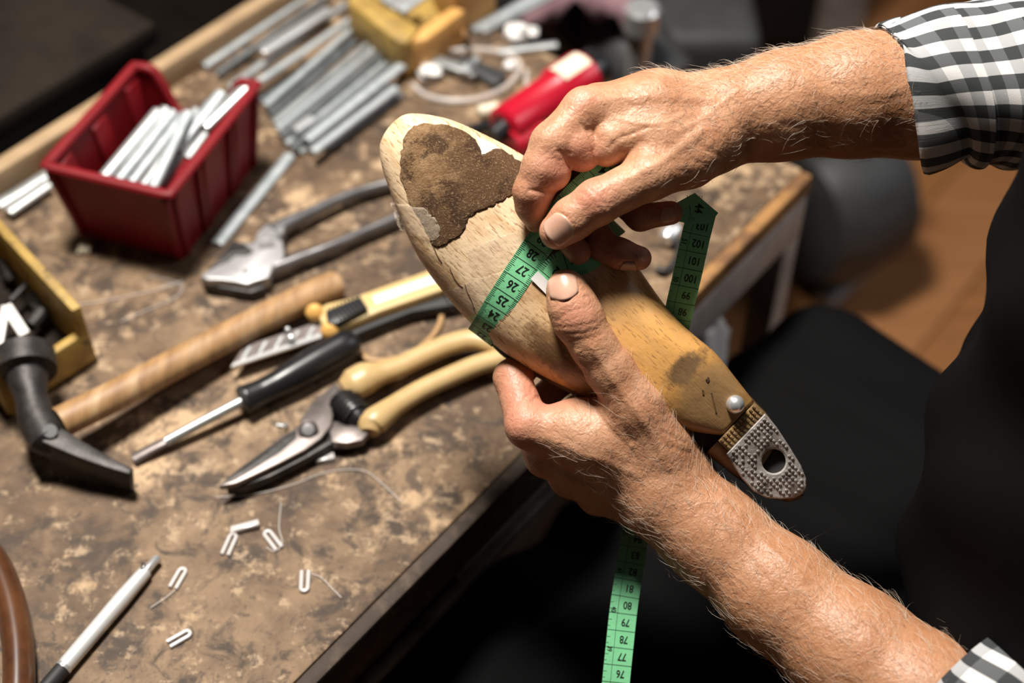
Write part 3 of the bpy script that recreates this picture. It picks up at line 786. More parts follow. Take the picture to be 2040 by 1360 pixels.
# spring: coil in a black cup
sp_a, sp_b = at(676, 796, BZ + .012), at(722, 840, BZ + .012)
m_ = MB(); m_.tube([sp_a, sp_a.lerp(sp_b, .3), sp_a.lerp(sp_b, .7), sp_b], [0.009, 0.0105, 0.0105, 0.007], 16); spg = m_.build('spring_cup', 'black_plastic', se, smooth=True)
cp = []
for k in range(61):
    u = k / 60; c = sp_a.lerp(sp_b, 0.12 + 0.76 * u); a = u * 2 * math.pi * 6
    ax = (sp_b - sp_a).normalized(); s1 = ax.cross(Vector((0, 0, 1))).normalized(); s2 = s1.cross(ax)
    cp.append(c + (s1 * math.cos(a) + s2 * math.sin(a)) * 0.0112)
m_ = MB(); m_.tube(cp, 0.0007, 6); m_.build('spring', 'dark_iron', se, smooth=True)
g1 = spline([at(684, 776, BZ + .014), at(704, 766, BZ + .015), at(730, 752, BZ + .016), at(760, 742, BZ + .016), at(800, 728, BZ + .016), at(850, 704, BZ + .016), at(900, 684, BZ + .016), at(945, 676, BZ + .016), at(1000, 690, BZ + .016), at(1050, 715, BZ + .016)], 54)
r1 = list(np.interp(np.linspace(0, 9, len(g1)), range(10), [0.0075, 0.0122, 0.0122, 0.0088, 0.0078, 0.0078, 0.0080, 0.0080, 0.0076, 0.007]))
m_ = MB(); m_.tube(g1, r1, 16, flat=0.85); m_.build('handle', 'grip_cream', se, smooth=True)
g2 = spline([at(736, 862, BZ + .011), at(740, 846, BZ + .012), at(752, 834, BZ + .013), at(790, 806, BZ + .013), at(840, 776, BZ + .013), at(900, 748, BZ + .013), at(960, 724, BZ + .013), at(1030, 706, BZ + .013)], 48)
r2 = list(np.interp(np.linspace(0, 7, len(g2)), range(8), [0.0065, 0.0100, 0.0100, 0.0078, 0.0074, 0.0074, 0.0074, 0.007]))
m_ = MB(); m_.tube(g2, r2, 16, flat=0.9); m_.build('handle', 'grip_cream', se, smooth=True)

# rubber band ---------------------------------------------------------------------
rb = spline([at(880, 620, BZ + .003), at(876, 646, BZ + .002), at(856, 676, BZ + .002), at(820, 704, BZ + .002), at(780, 716, BZ + .002), at(748, 718, BZ + .003), at(730, 714, BZ + .003), at(722, 704, BZ + .003)], 40)
m_ = MB(); m_.tube(rb, 0.0021, 8); tag(m_.build('rubber_cord', 'tan_rubber', None, smooth=True), 'tan rubber cord curving between the knife and the secateurs', 'cord')

# yellow tray at the left -----------------------------------------------------------
yt = thing('yellow_tray', at(60, 620), 'chipped yellow wooden tray of dark odds and ends at the left edge', 'tray')
ty = 0.055
c1, c2, c3 = at(-30, 405, BZ + ty), at(162, 612, BZ + ty), at(-20, 728, BZ + ty)
c4 = c1 + (c3 - c2)
def board(a, b, ht, th, mat_, name, inward):
    m_ = MB(); mid = (a + b) / 2; d = (b - a); n_ = d.cross(Vector((0, 0, 1))).normalized() * inward
    m_.box(Vector((mid.x, mid.y, BZ + ht / 2 + 0.001)) + n_ * th / 2, d / 2, n_ * th / 2, (0, 0, ht / 2)); return m_.build(name, mat_, yt, bevel=0.0012)
board(c1, c2, ty, 0.007, 'yellow_wood', 'side', 1)
board(c2, c3, ty * 0.55, 0.007, 'yellow_wood', 'side', 1)
board(c3, c4, ty, 0.007, 'yellow_wood', 'side', 1)
board(c4, c1, ty, 0.007, 'yellow_wood', 'side', 1)
m_ = MB(); m_.poly([c1, c2, c3, c4], BZ + 0.0005, BZ + 0.005); m_.build('bottom', 'dark_wood', yt)
# odds and ends inside
ww = thing('plastic_piece', at(30, 660, BZ + .02), 'cream A-shaped plastic piece lying in the yellow tray', 'plastic piece')
m_ = MB(); m_.bar(at(-2, 690, BZ + .024), at(12, 610, BZ + .030), 0.006, 0.004); m_.build('arm', 'white_plastic', ww, bevel=0.001)
m_ = MB(); m_.bar(at(12, 610, BZ + .030), at(50, 668, BZ + .024), 0.008, 0.004); m_.build('arm', 'white_plastic', ww, bevel=0.001)
for k, (x0, y0, x1, y1, r) in enumerate(((10, 560, 30, 500, .003), (60, 590, 92, 640, .004), (30, 540, 70, 580, .003), (0, 520, 24, 560, .0025), (84, 620, 60, 650, .005), (20, 600, 60, 560, .0025))):
    m_ = MB(); m_.tube([at(x0, y0, BZ + .012 + .002 * k), at(x1, y1, BZ + .012 + .002 * k)], r, 8)
    tag(m_.build('iron_nail', 'dark_iron', None, smooth=True), 'dark iron nail lying among others in the yellow tray', 'nail', 'nails in the yellow tray')
tag(ball(at(90, 596, BZ + .012), 0.012, 'black_ball', 'black_plastic', None), 'round black ball lying in the corner of the yellow tray', 'ball')

# pen ----------------------------------------------------------------------------------
pn = thing('ballpoint_pen', at(220, 1230), 'silver ballpoint pen with a black grip at the lower left', 'pen')
P0, P1 = at(128, 1328, BZ + .0055), at(290, 1138, BZ + .0055)
ax = (P1 - P0)
m_ = MB(); m_.tube([P0, P0.lerp(P1, .04), P0.lerp(P1, .4), P0.lerp(P1, .7), P0.lerp(P1, .93), P1], [.0047, .0050, .0050, .0052, .0046, .0042], 22); m_.build('barrel', 'pen_silver', pn, smooth=True)
m_ = MB(); m_.tube([P1, P1 + ax * 0.02, P1 + ax * 0.15, P1 + ax * 0.165], [.0030, .0028, .0027, .0018], 16); m_.build('push_button', 'bright_steel', pn, smooth=True)
m_ = MB(); m_.tube([P0, P0 - ax * 0.03, P0 - ax * 0.6, P0 - ax * 0.75, P0 - ax * 0.9], [.0044, .0050, .0050, .0035, .001], 20); m_.build('grip', 'black_rubber', pn, smooth=True)
m_ = MB(); m_.tube([P0 + ax * 0.01, P0 - ax * 0.02], [.00515, .00515], 22); m_.build('ring', 'bright_steel', pn, smooth=True)
m_ = MB(); m_.bar(P1 + Vector((0, 0, .0045)) - ax * .02, P1 + Vector((-.002, .001, .0048)) + ax * .03, .0025, .0012); m_.build('clip', 'black_plastic', pn, bevel=0.0003)

# brown curved handle at the very left
bh = spline([at(-60, 1060, BZ + .012), at(-12, 1120, BZ + .012), at(18, 1190, BZ + .012), at(34, 1270, BZ + .012), at(38, 1340, BZ + .012), at(36, 1420, BZ + .012)], 36)
m_ = MB(); m_.tube(bh, 0.0092, 16, flat=1.2); tag(m_.build('curved_handle', 'dark_leather', None, smooth=True), 'curved glossy brown handle at the lower left edge', 'handle')

# clear plastic U clips -------------------------------------------------------------------
def u_clip(c, ang, L, Wd, label, gap=0.0042):
    "c pixel of centre, ang direction of the legs in the bench plane, L length"
    o_ = at(*c, BZ + 0.0016)
    d = Vector((math.cos(ang), math.sin(ang), 0)); sd = Vector((-d.y, d.x, 0))
    pts = [o_ + d * L / 2 + sd * gap / 2]
    pts.append(o_ - d * (L / 2 - gap / 2) + sd * gap / 2)
    for k in range(1, 6):
        a = math.pi * k / 6
        pts.append(o_ - d * (L / 2 - gap / 2) + sd * gap / 2 * math.cos(a) - d * gap / 2 * math.sin(a))
    pts += [o_ - d * (L / 2 - gap / 2) - sd * gap / 2, o_ + d * L / 2 - sd * gap / 2]
    m_ = MB(); m_.tube(pts, Wd, 8, flat=0.8)
    return tag(m_.build('plastic_clip', 'clear_plastic', None, smooth=True), label, 'plastic clip', 'clear plastic clips on the bench')
def dirpx(x0, y0, x1, y1):
    d = at(x1, y1) - at(x0, y0); return math.atan2(d.y, d.x), d.length
for (x0, y0, x1, y1, lab) in ((466, 1064, 448, 1104, 'clear U-shaped clip below another one, right above the pen tip'), (366, 1132, 344, 1170, 'clear U-shaped clip closest to the push button of the pen'),
                              (606, 1176, 608, 1136, 'clear U-shaped clip furthest right, open towards the red bin'), (378, 1258, 336, 1282, 'clear U-shaped clip closest to the bottom of the picture'),
                              (530, 1058, 556, 1092, 'faint clear U-shaped clip with a nylon thread curling from it')):
    a, L = dirpx(x0, y0, x1, y1)
    u_clip(((x0 + x1) / 2, (y0 + y1) / 2), a, L, 0.0013, lab)
m_ = MB(); m_.bar(at(460, 1055, BZ + .003), at(516, 1040, BZ + .004), .0045, .002); m_.tube([at(460, 1055, BZ + .003), at(466, 1066, BZ + .002)], .0013, 6)
tag(m_.build('plastic_clip', 'clear_plastic', None, bevel=0.0005), 'clear clip lying on its side, touching the top of a U-shaped clip', 'plastic clip', 'clear plastic clips on the bench')
m_ = MB(); m_.bar(at(628, 914, BZ + .0025), at(666, 906, BZ + .0025), .007, .003)
tag(m_.build('plastic_clip', 'clear_plastic', None, bevel=0.001), 'clear plastic clip lying just below the secateurs', 'plastic clip', 'clear plastic clips on the bench')
for k, (x, y) in enumerate(((570, 848),)):
    sw = thing('small_screw', at(x, y), 'tiny screw lying left of the secateurs pivot', 'screw')
    m_ = MB(); m_.tube([at(552, 846, BZ + .0015), at(566, 848, BZ + .0015)], .0012, 8); m_.build('shank', 'steel', sw, smooth=True)
    m_ = MB(); m_.tube([at(566, 848, BZ + .0022), at(570, 848.5, BZ + .0022), at(574, 849, BZ + .0022)], [.0022, .0032, .002], 12); m_.build('head', 'bright_steel', sw, smooth=True)
# nylon threads
threads = [([(120, 610), (200, 600), (290, 582), (350, 566), (362, 560), (340, 566), (318, 572)], 'nylon thread in a hairpin before the red bin'),
           ([(240, 640), (300, 614), (350, 592), (364, 572), (352, 562), (310, 552), (296, 550)], 'nylon thread bent back below the red bin'),
           ([(430, 990), (500, 985), (580, 966), (650, 940), (720, 936), (760, 962), (800, 1000)], 'nylon thread curving below the secateurs blade'),
           ([(560, 1000), (556, 1050), (562, 1080), (548, 1098), (530, 1090)], 'nylon thread curling around the faint clip'),
           ([(620, 1142), (640, 1150), (660, 1170), (680, 1190)], 'nylon thread beside the clip furthest right'),
           ([(300, 1210), (330, 1190), (352, 1172)], 'nylon thread behind the clip nearest the pen')]
for pts, lab in threads:
    m_ = MB(); m_.tube(spline([at(x, y, BZ + .0012) for x, y in pts], 30), 0.00042, 6)
    tag(m_.build('nylon_thread', 'nylon', None, smooth=True), lab, 'thread')

# far end of the bench ------------------------------------------------------------------
# red tool with pale label
rt = thing('red_tool', at(1090, 240), 'glossy red tube-shaped tool with a pale label and black ends behind the hand', 'tool')
q0, q1 = at(1002, 258, BZ + .022), at(1165, 150, BZ + .022)
ax = q1 - q0
m_ = MB(); m_.tube([q0, q0 + ax * .03, q0 + ax * .62, q0 + ax * .66, q0 + ax * .98, q1], [.015, .0185, .0195, .0225, .0225, .020], 24); m_.build('barrel', 'red_gloss', rt, smooth=True)
m_ = MB(); m_.tube([at(1016, 290, BZ + .012), at(1075, 262, BZ + .012)], [.014, .014], 18); m_.build('lower_grip', 'red_gloss', rt, smooth=True)
m_ = MB(); m_.tube([q1, q1 + ax * .05, q1 + ax * .16, q1 + ax * .19], [.019, .0195, .0175, .012], 20); m_.build('end_cap', 'black_plastic', rt, smooth=True)
m_ = MB(); m_.tube([q0 - ax * .12, q0 + ax * .02], [.007, .010], 14); m_.build('nozzle', 'black_plastic', rt, smooth=True)
m_ = MB(); m_.tube([at(930, 262, BZ + .006), at(985, 246, BZ + .014)], [.004, .006], 12); m_.build('nozzle_tip', 'black_plastic', rt, smooth=True)
lc = q0 + ax * .80; dx = ax.normalized(); sdv = dx.cross(Vector((0, 0, 1))).normalized(); up2 = sdv.cross(dx)
m_ = MB(); rings = []
for i in range(7):
    a = math.radians(62 + 50 * i / 6)
    rad = sdv * math.cos(a) + up2 * math.sin(a)
    rings.append([lc - dx * .016 + rad * .0222, lc + dx * .016 + rad * .0222, lc + dx * .016 + rad * .0230, lc - dx * .016 + rad * .0230])
m_.rings(rings); m_.build('label', 'label_paper', rt)
cap = thing('white_cap', at(975, 220), 'small cream cap lying left of the red tool', 'cap')
m_ = MB(); m_.tube([at(952, 224, BZ + .006), at(955, 223, BZ + .006), at(990, 216, BZ + .006), at(996, 215, BZ + .006)], [.003, .0058, .0058, .003], 14); m_.build('shell', 'label_paper', cap, smooth=True)
# yellow wooden tray end and orange block at the top
yb = thing('yellow_block', at(770, 40), 'mustard yellow wooden tray with grey strips inside at the top edge', 'tray')
m_ = MB(); m_.poly(outline([(690, 2), (706, -30), (838, 52), (812, 84), (792, 82)], BZ + .04), BZ + .001, BZ + .04); m_.build('side', 'yellow_wood', yb, bevel=0.004)
m_ = MB(); m_.poly(outline([(812, 84), (838, 52), (900, 10), (930, 18), (850, 78)], BZ + .036), BZ + .001, BZ + .036); m_.build('side', 'orange_wood', yb, bevel=0.004)
m_ = MB(); m_.poly(outline([(706, -30), (838, 52), (930, 0), (830, -80)], BZ + .006), BZ + .001, BZ + .006); m_.build('bottom', 'yellow_wood', yb)
for k, (e0, e1) in enumerate((((764, 8), (800, -18)), ((778, 18), (826, -16)), ((796, 26), (848, -10)))):
    zinc_strip(e0, e1, 0.030 + 0.004 * k, 0.010, '%s zinc strip from the left inside the mustard yellow tray' % ords[k], 'zinc strips in the mustard tray', None, ('zinc', 'bright_steel', 'zinc')[k])
ob = thing('orange_block', at(925, 50), 'upright orange-brown wooden block beside the mustard tray', 'block')
m_ = MB(); m_.poly(outline([(862, 20), (905, 78), (990, 28), (950, -22)], BZ), BZ + .001, BZ + .065); m_.build('body', 'orange_wood', ob, bevel=0.003)
m_ = MB(); a, b = at(926, 66, BZ), at(926, 66, BZ + .06); m_.bar(a + Vector((0, -.0012, .004)), b + Vector((0, -.0012, 0)), .004, .003, up=(0.4, -1, 0)); m_.build('groove_strip', 'tool_wood', ob)
# caliper-like grey clip holder, ring and crumbs
gc = thing('black_clamp', at(960, 140), 'grey and black steel clamp lying inside the clear plastic ring', 'clamp')
m_ = MB(); m_.poly(outline([(900, 120), (920, 106), (1010, 142), (1000, 160), (985, 166)], BZ + .008), BZ + .0005, BZ + .008); m_.build('jaw', 'grey_machine', gc, bevel=0.002)
m_ = MB(); m_.bar(at(862, 118, BZ + .008), at(950, 150, BZ + .008), .011, .006); m_.build('bar', 'steel', gc, bevel=0.0015)
m_ = MB(); m_.bar(at(740, 92, BZ + .008), at(870, 122, BZ + .008), .010, .005); m_.build('rail', 'zinc', gc, bevel=0.001)
m_ = MB(); m_.bar(at(925, 146, BZ + .011), at(950, 116, BZ + .011), .008, .006); m_.build('slide', 'zinc', gc, bevel=0.001)
rg = spline([at(822, 168, BZ + .003), at(850, 190, BZ + .003), at(900, 200, BZ + .003), at(960, 194, BZ + .004), at(1010, 170, BZ + .006), at(1036, 136, BZ + .008), at(1022, 112, BZ + .010), at(980, 100, BZ + .010), at(930, 98, BZ + .008), at(880, 104, BZ + .006)], 60)
m_ = MB(); m_.tube(rg, 0.0022, 8); tag(m_.build('clear_ring', 'nylon', None, smooth=True), 'loop of clear plastic cord lying left of the red tool', 'cord')
m_ = MB(); m_.tube(spline([at(1050, 140, BZ + .003), at(1048, 160, BZ + .003), at(1056, 182, BZ + .003)], 12), 0.002, 8); tag(m_.build('cord_offcut', 'nylon', None, smooth=True), 'short piece of clear cord right of the clear loop', 'cord')
def crumple(c, r, name, label, cat, material='white_plastic', seed=0):
    rr = np.random.default_rng(seed); bm = bmesh.new(); bmesh.ops.create_icosphere(bm, subdivisions=3, radius=1)
    ph = rr.uniform(0, 6.28, 9)
    for v in bm.verts:
        x, y, z = v.co; k = 1 + .22 * math.sin(4 * x + ph[0]) * math.sin(5 * y + ph[1]) + .18 * math.sin(7 * z + ph[2] + 3 * x) + .1 * math.sin(11 * y + ph[3])
        v.co = Vector((x, y, z * .6)) * k * r + Vector(c) + Vector((0, 0, r * .6))
    me = bpy.data.meshes.new(name); bm.to_mesh(me); bm.free()
    return tag(link(name, me, material), label, cat)
crumple(at(1030, 76), .011, 'tissue_scrap', 'larger white crumpled scrap behind the clear loop', 'scrap', seed=1)
crumple(at(1056, 72), .007, 'tissue_scrap', 'small white scrap right of the larger crumpled scrap', 'scrap', seed=2)
crumple(at(858, 152), .010, 'tissue_scrap', 'white crumpled scrap at the left end of the clear loop', 'scrap', seed=3)
crumple(at(1018, 136), .006, 'tissue_scrap', 'white crumb lying on the clear loop', 'scrap', seed=4)
crumple(at(170, 502), .005, 'tissue_scrap', 'pale crumb lying below the near corner of the red bin', 'scrap', seed=5, material='label_paper')
# bright cap with a dark ring behind the fingers
sc_ = thing('steel_cap', at(1335, 470), 'small bright steel cap with a dark hoop near the front of the bench', 'cap')
m_ = MB(); m_.tube([at(1326, 480, BZ + .007), at(1330, 474, BZ + .007), at(1342, 458, BZ + .007), at(1345, 454, BZ + .007)], [.005, .0075, .0075, .005], 16); m_.build('shell', 'bright_steel', sc_, smooth=True)
m_ = MB(); m_.tube(spline([at(1345, 470, BZ + .004), at(1352, 490, BZ + .004), at(1345, 520, BZ + .004), at(1325, 540, BZ + .004), at(1310, 535, BZ + .004)], 20), .003, 10); m_.build('hoop', 'dark_iron', sc_, smooth=True)

# ================================================================ SHOE LAST
# own frame: s along the last from the toe, t across, h height; LS maps to the working frame (cm)
LA = np.array([0.7236, 0.6902]); LN = np.array([0.6902, -0.7236]); L0 = np.array([790.0, 225.0])
def LP(s, t): return L0 + LA * s + LN * t
def LS(s, t, h):
    x, y = LP(s, t)
    return S(x, y, h)
#        s   tmin  tmax  ridge  top  edgeL edgeR  bot
TAB = np.array([
    [8, -32, -12, -22, -78, -82, -82, -86],
    [11, -48, 2, -22, -62, -82, -82, -98],
    [18, -66, 15, -22, -50, -84, -84, -106],
    [30, -80, 27, -20, -38, -84, -84, -115],
    [52, -97, 44, -16, -27, -84, -84, -124],
    [90, -118, 66, -12, -18, -84, -84, -130],
    [150, -147, 88, -8, -9, -86, -82, -142],
    [230, -178, 111, 0, 0, -90, -82, -152],
    [330, -196, 128, 8, 5, -95, -82, -162],
    [400, -201, 133, 12, 9, -98, -82, -168],
    [470, -199, 128, 16, 13, -98, -82, -176],
    [550, -184, 112, 22, 22, -94, -78, -190],
    [640, -156, 94, 30, 33, -84, -68, -206],
    [700, -132, 88, 32, 39, -76, -58, -216],
    [745, -114, 90, 30, 39, -70, -50, -222],
    [790, -98, 93, 26, 34, -62, -44, -226],
    [850, -62, 85, 22, 20, -52, -40, -230],
    [912, -18, 76, 28, 2, -40, -34, -232]])
def tab(s): return [np.interp(s, TAB[:, 0], TAB[:, k]) for k in range(1, 8)]
def top_h(s, t):
    tmin, tmax, tr, ht, el, er, hb = tab(s)
    pw = np.interp(s, [0, 700, 800, 912], [2.3, 2.2, 3.0, 5.0])
    if t >= tr: x = min(1, (t - tr) / max(1e-6, tmax - tr)); e = er
    else: x = min(1, (tr - t) / max(1e-6, tr - tmin)); e = el
    return e + (ht - e) * (1 - x ** pw) ** (1 / pw)
def section(s, n=28, hb=None, sc_=1.0):
    tmin, tmax, tr, ht, el, er, b = tab(s)
    if hb is not None: b = hb
    pts = []
    pw = np.interp(s, [0, 700, 800, 912], [2.3, 2.2, 3.0, 5.0])
    for i in range(n + 1):                       # over the top, right to left
        a = math.pi * i / n
        cx = math.cos(a)
        x = abs(cx) ** (2 / pw); y = abs(math.sin(a)) ** (2 / pw)
        t = tr + x * (tmax - tr) if cx >= 0 else tr - x * (tr - tmin)
        e = er + (el - er) * i / n
        pts.append((t, e + (ht - e) * y))
    for i in range(1, n):                        # back under the sole
        a = math.pi + math.pi * i / n
        cx = math.cos(a); x = abs(cx) ** 0.5; y = abs(math.sin(a)) ** 0.5
        t = tr + x * (tmax - tr) if cx >= 0 else tr - x * (tr - tmin)
        e = el + (er - el) * i / n
        pts.append((t, e + (b - e) * y))
    return pts
last = thing('shoe_last', to_world(LS(560, -30, -150)), 'old beech shoe last with a brown suede patch on the toe, held in both hands', 'shoe last')
def loft(name, ss, material, parent, cut=None, nn=28, inset=None):
    vs, uv, fs = [], [], []
    R = [section(s, nn, None if cut is None else cut(s)) for s in ss]
    m = len(R[0])
    for i, (s, r) in enumerate(zip(ss, R)):
        ct = sum(p[0] for p in r) / m; chh = sum(p[1] for p in r) / m
        k = 1.0 if inset is None else inset(s)
        for t, h in r:
            vs.append(LS(s, ct + (t - ct) * k, chh + (h - chh) * k)); uv.append((s / 1000, t / 1000))
    for i in range(len(ss) - 1):
        for j in range(m):
            j2 = (j + 1) % m
            fs.append((i * m + j, (i + 1) * m + j, (i + 1) * m + j2, i * m + j2))
    fs.append(tuple(range(m))); fs.append(tuple((len(ss) - 1) * m + j for j in range(m))[::-1])
    me = mesh_from(to_world(vs), fs)
    ul = me.uv_layers.new(name='UVMap')
    li = np.zeros(len(me.loops), int); me.loops.foreach_get('vertex_index', li)
    ul.data.foreach_set('uv', np.array(uv)[li].ravel())
    return link(name, me, material, parent)
# smooth the table by resampling with a spline over s
TB2 = []
for k in range(len(TAB) - 1):
    for u in (0, 0.25, 0.5, 0.75):
        p0, p1, p2, p3 = TAB[max(k - 1, 0)], TAB[k], TAB[k + 1], TAB[min(k + 2, len(TAB) - 1)]
        s0 = p1[0] + (p2[0] - p1[0]) * u
        m1 = (p2 - p0) / max(1e-6, p2[0] - p0[0]); m2 = (p3 - p1) / max(1e-6, p3[0] - p1[0]); H_ = p2[0] - p1[0]
        row = (2 * u ** 3 - 3 * u ** 2 + 1) * p1 + (u ** 3 - 2 * u ** 2 + u) * H_ * m1 + (-2 * u ** 3 + 3 * u ** 2) * p2 + (u ** 3 - u ** 2) * H_ * m2
        row[0] = s0; TB2.append(row)
TB2.append(TAB[-1]); TAB = np.array(TB2)
ss = list(TAB[TAB[:, 0] < 780, 0]) + list(np.linspace(786, 912, 18))
loft('body', ss, 'last_wood', last, cut=lambda s: float(np.interp(s, [0, 776, 792, 912], [0, 0, 1, 1])) * (-52 - tab(s)[6]) + tab(s)[6])
# heel part below
def heel_ring(s):
    tmin = np.interp(s, [700, 800, 900, 1000, 1060, 1100, 1112], [-128, -92, -66, -58, -46, -22, 0])
    tmax = np.interp(s, [700, 800, 900, 950, 1023, 1075, 1105, 1112], [86, 84, 78, 76, 58, 42, 20, 8])
    ht = np.interp(s, [700, 912, 913.5, 945, 1112], [-55, -55, -14, -26, -66]); hb = np.interp(s, [700, 1000, 1112], [-216, -235, -220])
    out = []
    for i in range(32):
        a = 2 * math.pi * i / 32; p = 0.36
        x = math.copysign(abs(math.cos(a)) ** p, math.cos(a)); y = math.copysign(abs(math.sin(a)) ** p, math.sin(a))
        out.append(((tmin + tmax) / 2 + x * (tmax - tmin) / 2, (ht + hb) / 2 + y * (ht - hb) / 2))
    return out
vs, fs, uvv = [], [], []
hs_ = [700, 740, 800, 860, 912, 914, 945, 980, 1020, 1060, 1085, 1100, 1108, 1112]
for s in hs_:
    for t, h in heel_ring(s): vs.append(LS(s, t, h)); uvv.append((0.86 + 0.0001 * s, t / 1000))
for i in range(len(hs_) - 1):
    for j in range(32):
        fs.append((i * 32 + j, (i + 1) * 32 + j, (i + 1) * 32 + (j + 1) % 32, i * 32 + (j + 1) % 32))
fs.append(tuple(range(32))); fs.append(tuple((len(hs_) - 1) * 32 + j for j in range(32))[::-1])
hl = link('heel_part', mesh_from(to_world(vs), fs), 'last_dark', last)
hl.data.set_sharp_from_angle(angle=math.radians(50))
# corrugated strip between block and plate
def lbox(mb, s0, s1, t0, t1, h0, h1, slope=-0.24, sref=944, href=0):
    q = []
    for hh in (h0, h1):
        for t in (t0, t1):
            for s in (s0, s1):
                q.append(Vector(to_world(LS(s, t, hh + slope * (s - sref)))))
    mb.add(q, [(0, 2, 3, 1), (4, 5, 7, 6), (0, 1, 5, 4), (2, 6, 7, 3), (0, 4, 6, 2), (1, 3, 7, 5)])
m_ = MB(); lbox(m_, 914, 946, -30, 75, -22, -6); m_.build('corrugated_strip', 'strip_brass', last, bevel=0.0003)
strip_o = bpy.context.scene.objects['corrugated_strip']
mbr = MB()
for r_ in range(3):
    for k in range(11):
        t0 = -27 + k * 9.2; s0 = 916 + r_ * 9.5
        lbox(mbr, s0, s0 + 8.0, t0, t0 + 4.6, -7, -3.2)
nub = mbr.build('corrugation', 'strip_brass', strip_o, bevel=0.0002, seg=1); nub['kind'] = 'stuff'
# grey plate: D-shaped with a round hole, waffle tread
out_ = [(944, 74), (944, -38), (1000, -52), (1035, -54), (1062, -46), (1085, -28), (1102, -8), (1109, 10), (1106, 24), (1094, 36), (1068, 48), (1023, 60), (980, 70)]
dense = []
for i in range(len(out_)):
    a, b = np.array(out_[i], float), np.array(out_[(i + 1) % len(out_)], float)
    for u in np.linspace(0, 1, 6, endpoint=False): dense.append(a + (b - a) * u)
hc = np.array([1022.0, 17.0]); HR = 24.0
ang = np.array([math.atan2(p[1] - hc[1], p[0] - hc[0]) for p in dense])
order = np.argsort(ang); dense = [dense[i] for i in order]; ang = ang[order]
n_ = len(dense); vs, fs = [], []
def ph(s): return -0.24 * (s - 944)
def pl(p, hh): return LS(p[0], p[1], ph(p[0]) + hh)
inner = [hc + HR * np.array([math.cos(a), math.sin(a)]) for a in ang]
inner2 = [hc + (HR + 4) * np.array([math.cos(a), math.sin(a)]) for a in ang]
rows = [[pl(hc + (p - hc) * 1.0, -20) for p in dense], [pl(p, -3) for p in dense], [pl(hc + (p - hc) * 0.965, 0) for p in dense], [pl(p, 0) for p in inner2], [pl(p, -3) for p in inner], [pl(p, -40) for p in inner]]
for r_ in rows: vs += r_
for i in range(len(rows) - 1):
    for j in range(n_):
        fs.append((i * n_ + j, i * n_ + (j + 1) % n_, (i + 1) * n_ + (j + 1) % n_, (i + 1) * n_ + j))
plate = link('heel_plate', mesh_from(to_world(vs), fs), 'plate_grey', last)
plate.data.set_sharp_from_angle(angle=math.radians(35)); plate['label'] = 'grey waffled plate with a round hole'
def inside(p, poly):
    c = False
    for i in range(len(poly)):
        a, b = poly[i], poly[i - 1]
        if (a[1] > p[1]) != (b[1] > p[1]) and p[0] < (b[0] - a[0]) * (p[1] - a[1]) / (b[1] - a[1]) + a[0]: c = not c
    return c
mbt = MB()
for i in range(20):
    for k in range(16):
        s0, t0 = 949 + i * 8.6, -56 + k * 9.0 + (i % 2) * 0.8
        c_ = np.array([s0 + 3, t0 + 3])
        big = [hc + (np.array(p) - hc) * 0.93 for p in dense]
        if inside(c_, big) and np.linalg.norm(c_ - hc) > HR + 8 and rng.random() > 0.12:
            hh = 2.0 + rng.random() * 1.4
            lbox(mbt, s0, s0 + 5.6, t0, t0 + 5.4, -1, hh)
trd = mbt.build('waffle_tread', 'plate_grey', plate, bevel=0.0003, seg=1); trd['kind'] = 'stuff'
m_ = MB(); m_.tube([Vector(to_world(LS(1022, 17, ph(1022) - 25))), Vector(to_world(LS(1022, 17, ph(1022) - 20)))], 0.0066, 20); m_.build('hole_shade_disc', 'hole_shade_black', last)  # black disc paints the shade inside the plate's hole
# rivet
rc = to_world(LS(889, 46, top_h(889, 46) + 4))
bm = bmesh.new(); bmesh.ops.create_uvsphere(bm, u_segments=24, v_segments=14, radius=0.0052)
for v in bm.verts: v.co += Vector(rc)
me = bpy.data.meshes.new('rivet'); bm.to_mesh(me); bm.free()
rvt = link('screw_head', me, 'bright_steel', last); rvt['label'] = 'domed steel screw head'
# carved slot and scratches in the slanted cut
mbs = MB()
for (s0, t0, s1, t1) in ((838, 30, 872, 8), (812, 48, 818, 40), (822, 22, 829, 16), (818, 45, 812, 41)):
    pa = Vector(to_world(LS(s0, t0, top_h(s0, t0) + 0.4))); pb = Vector(to_world(LS(s1, t1, top_h(s1, t1) + 0.4)))
    mbs.bar(pa, pb, 0.0009, 0.0006, up=E3)
mbs.build('scratches', 'last_dark', last)

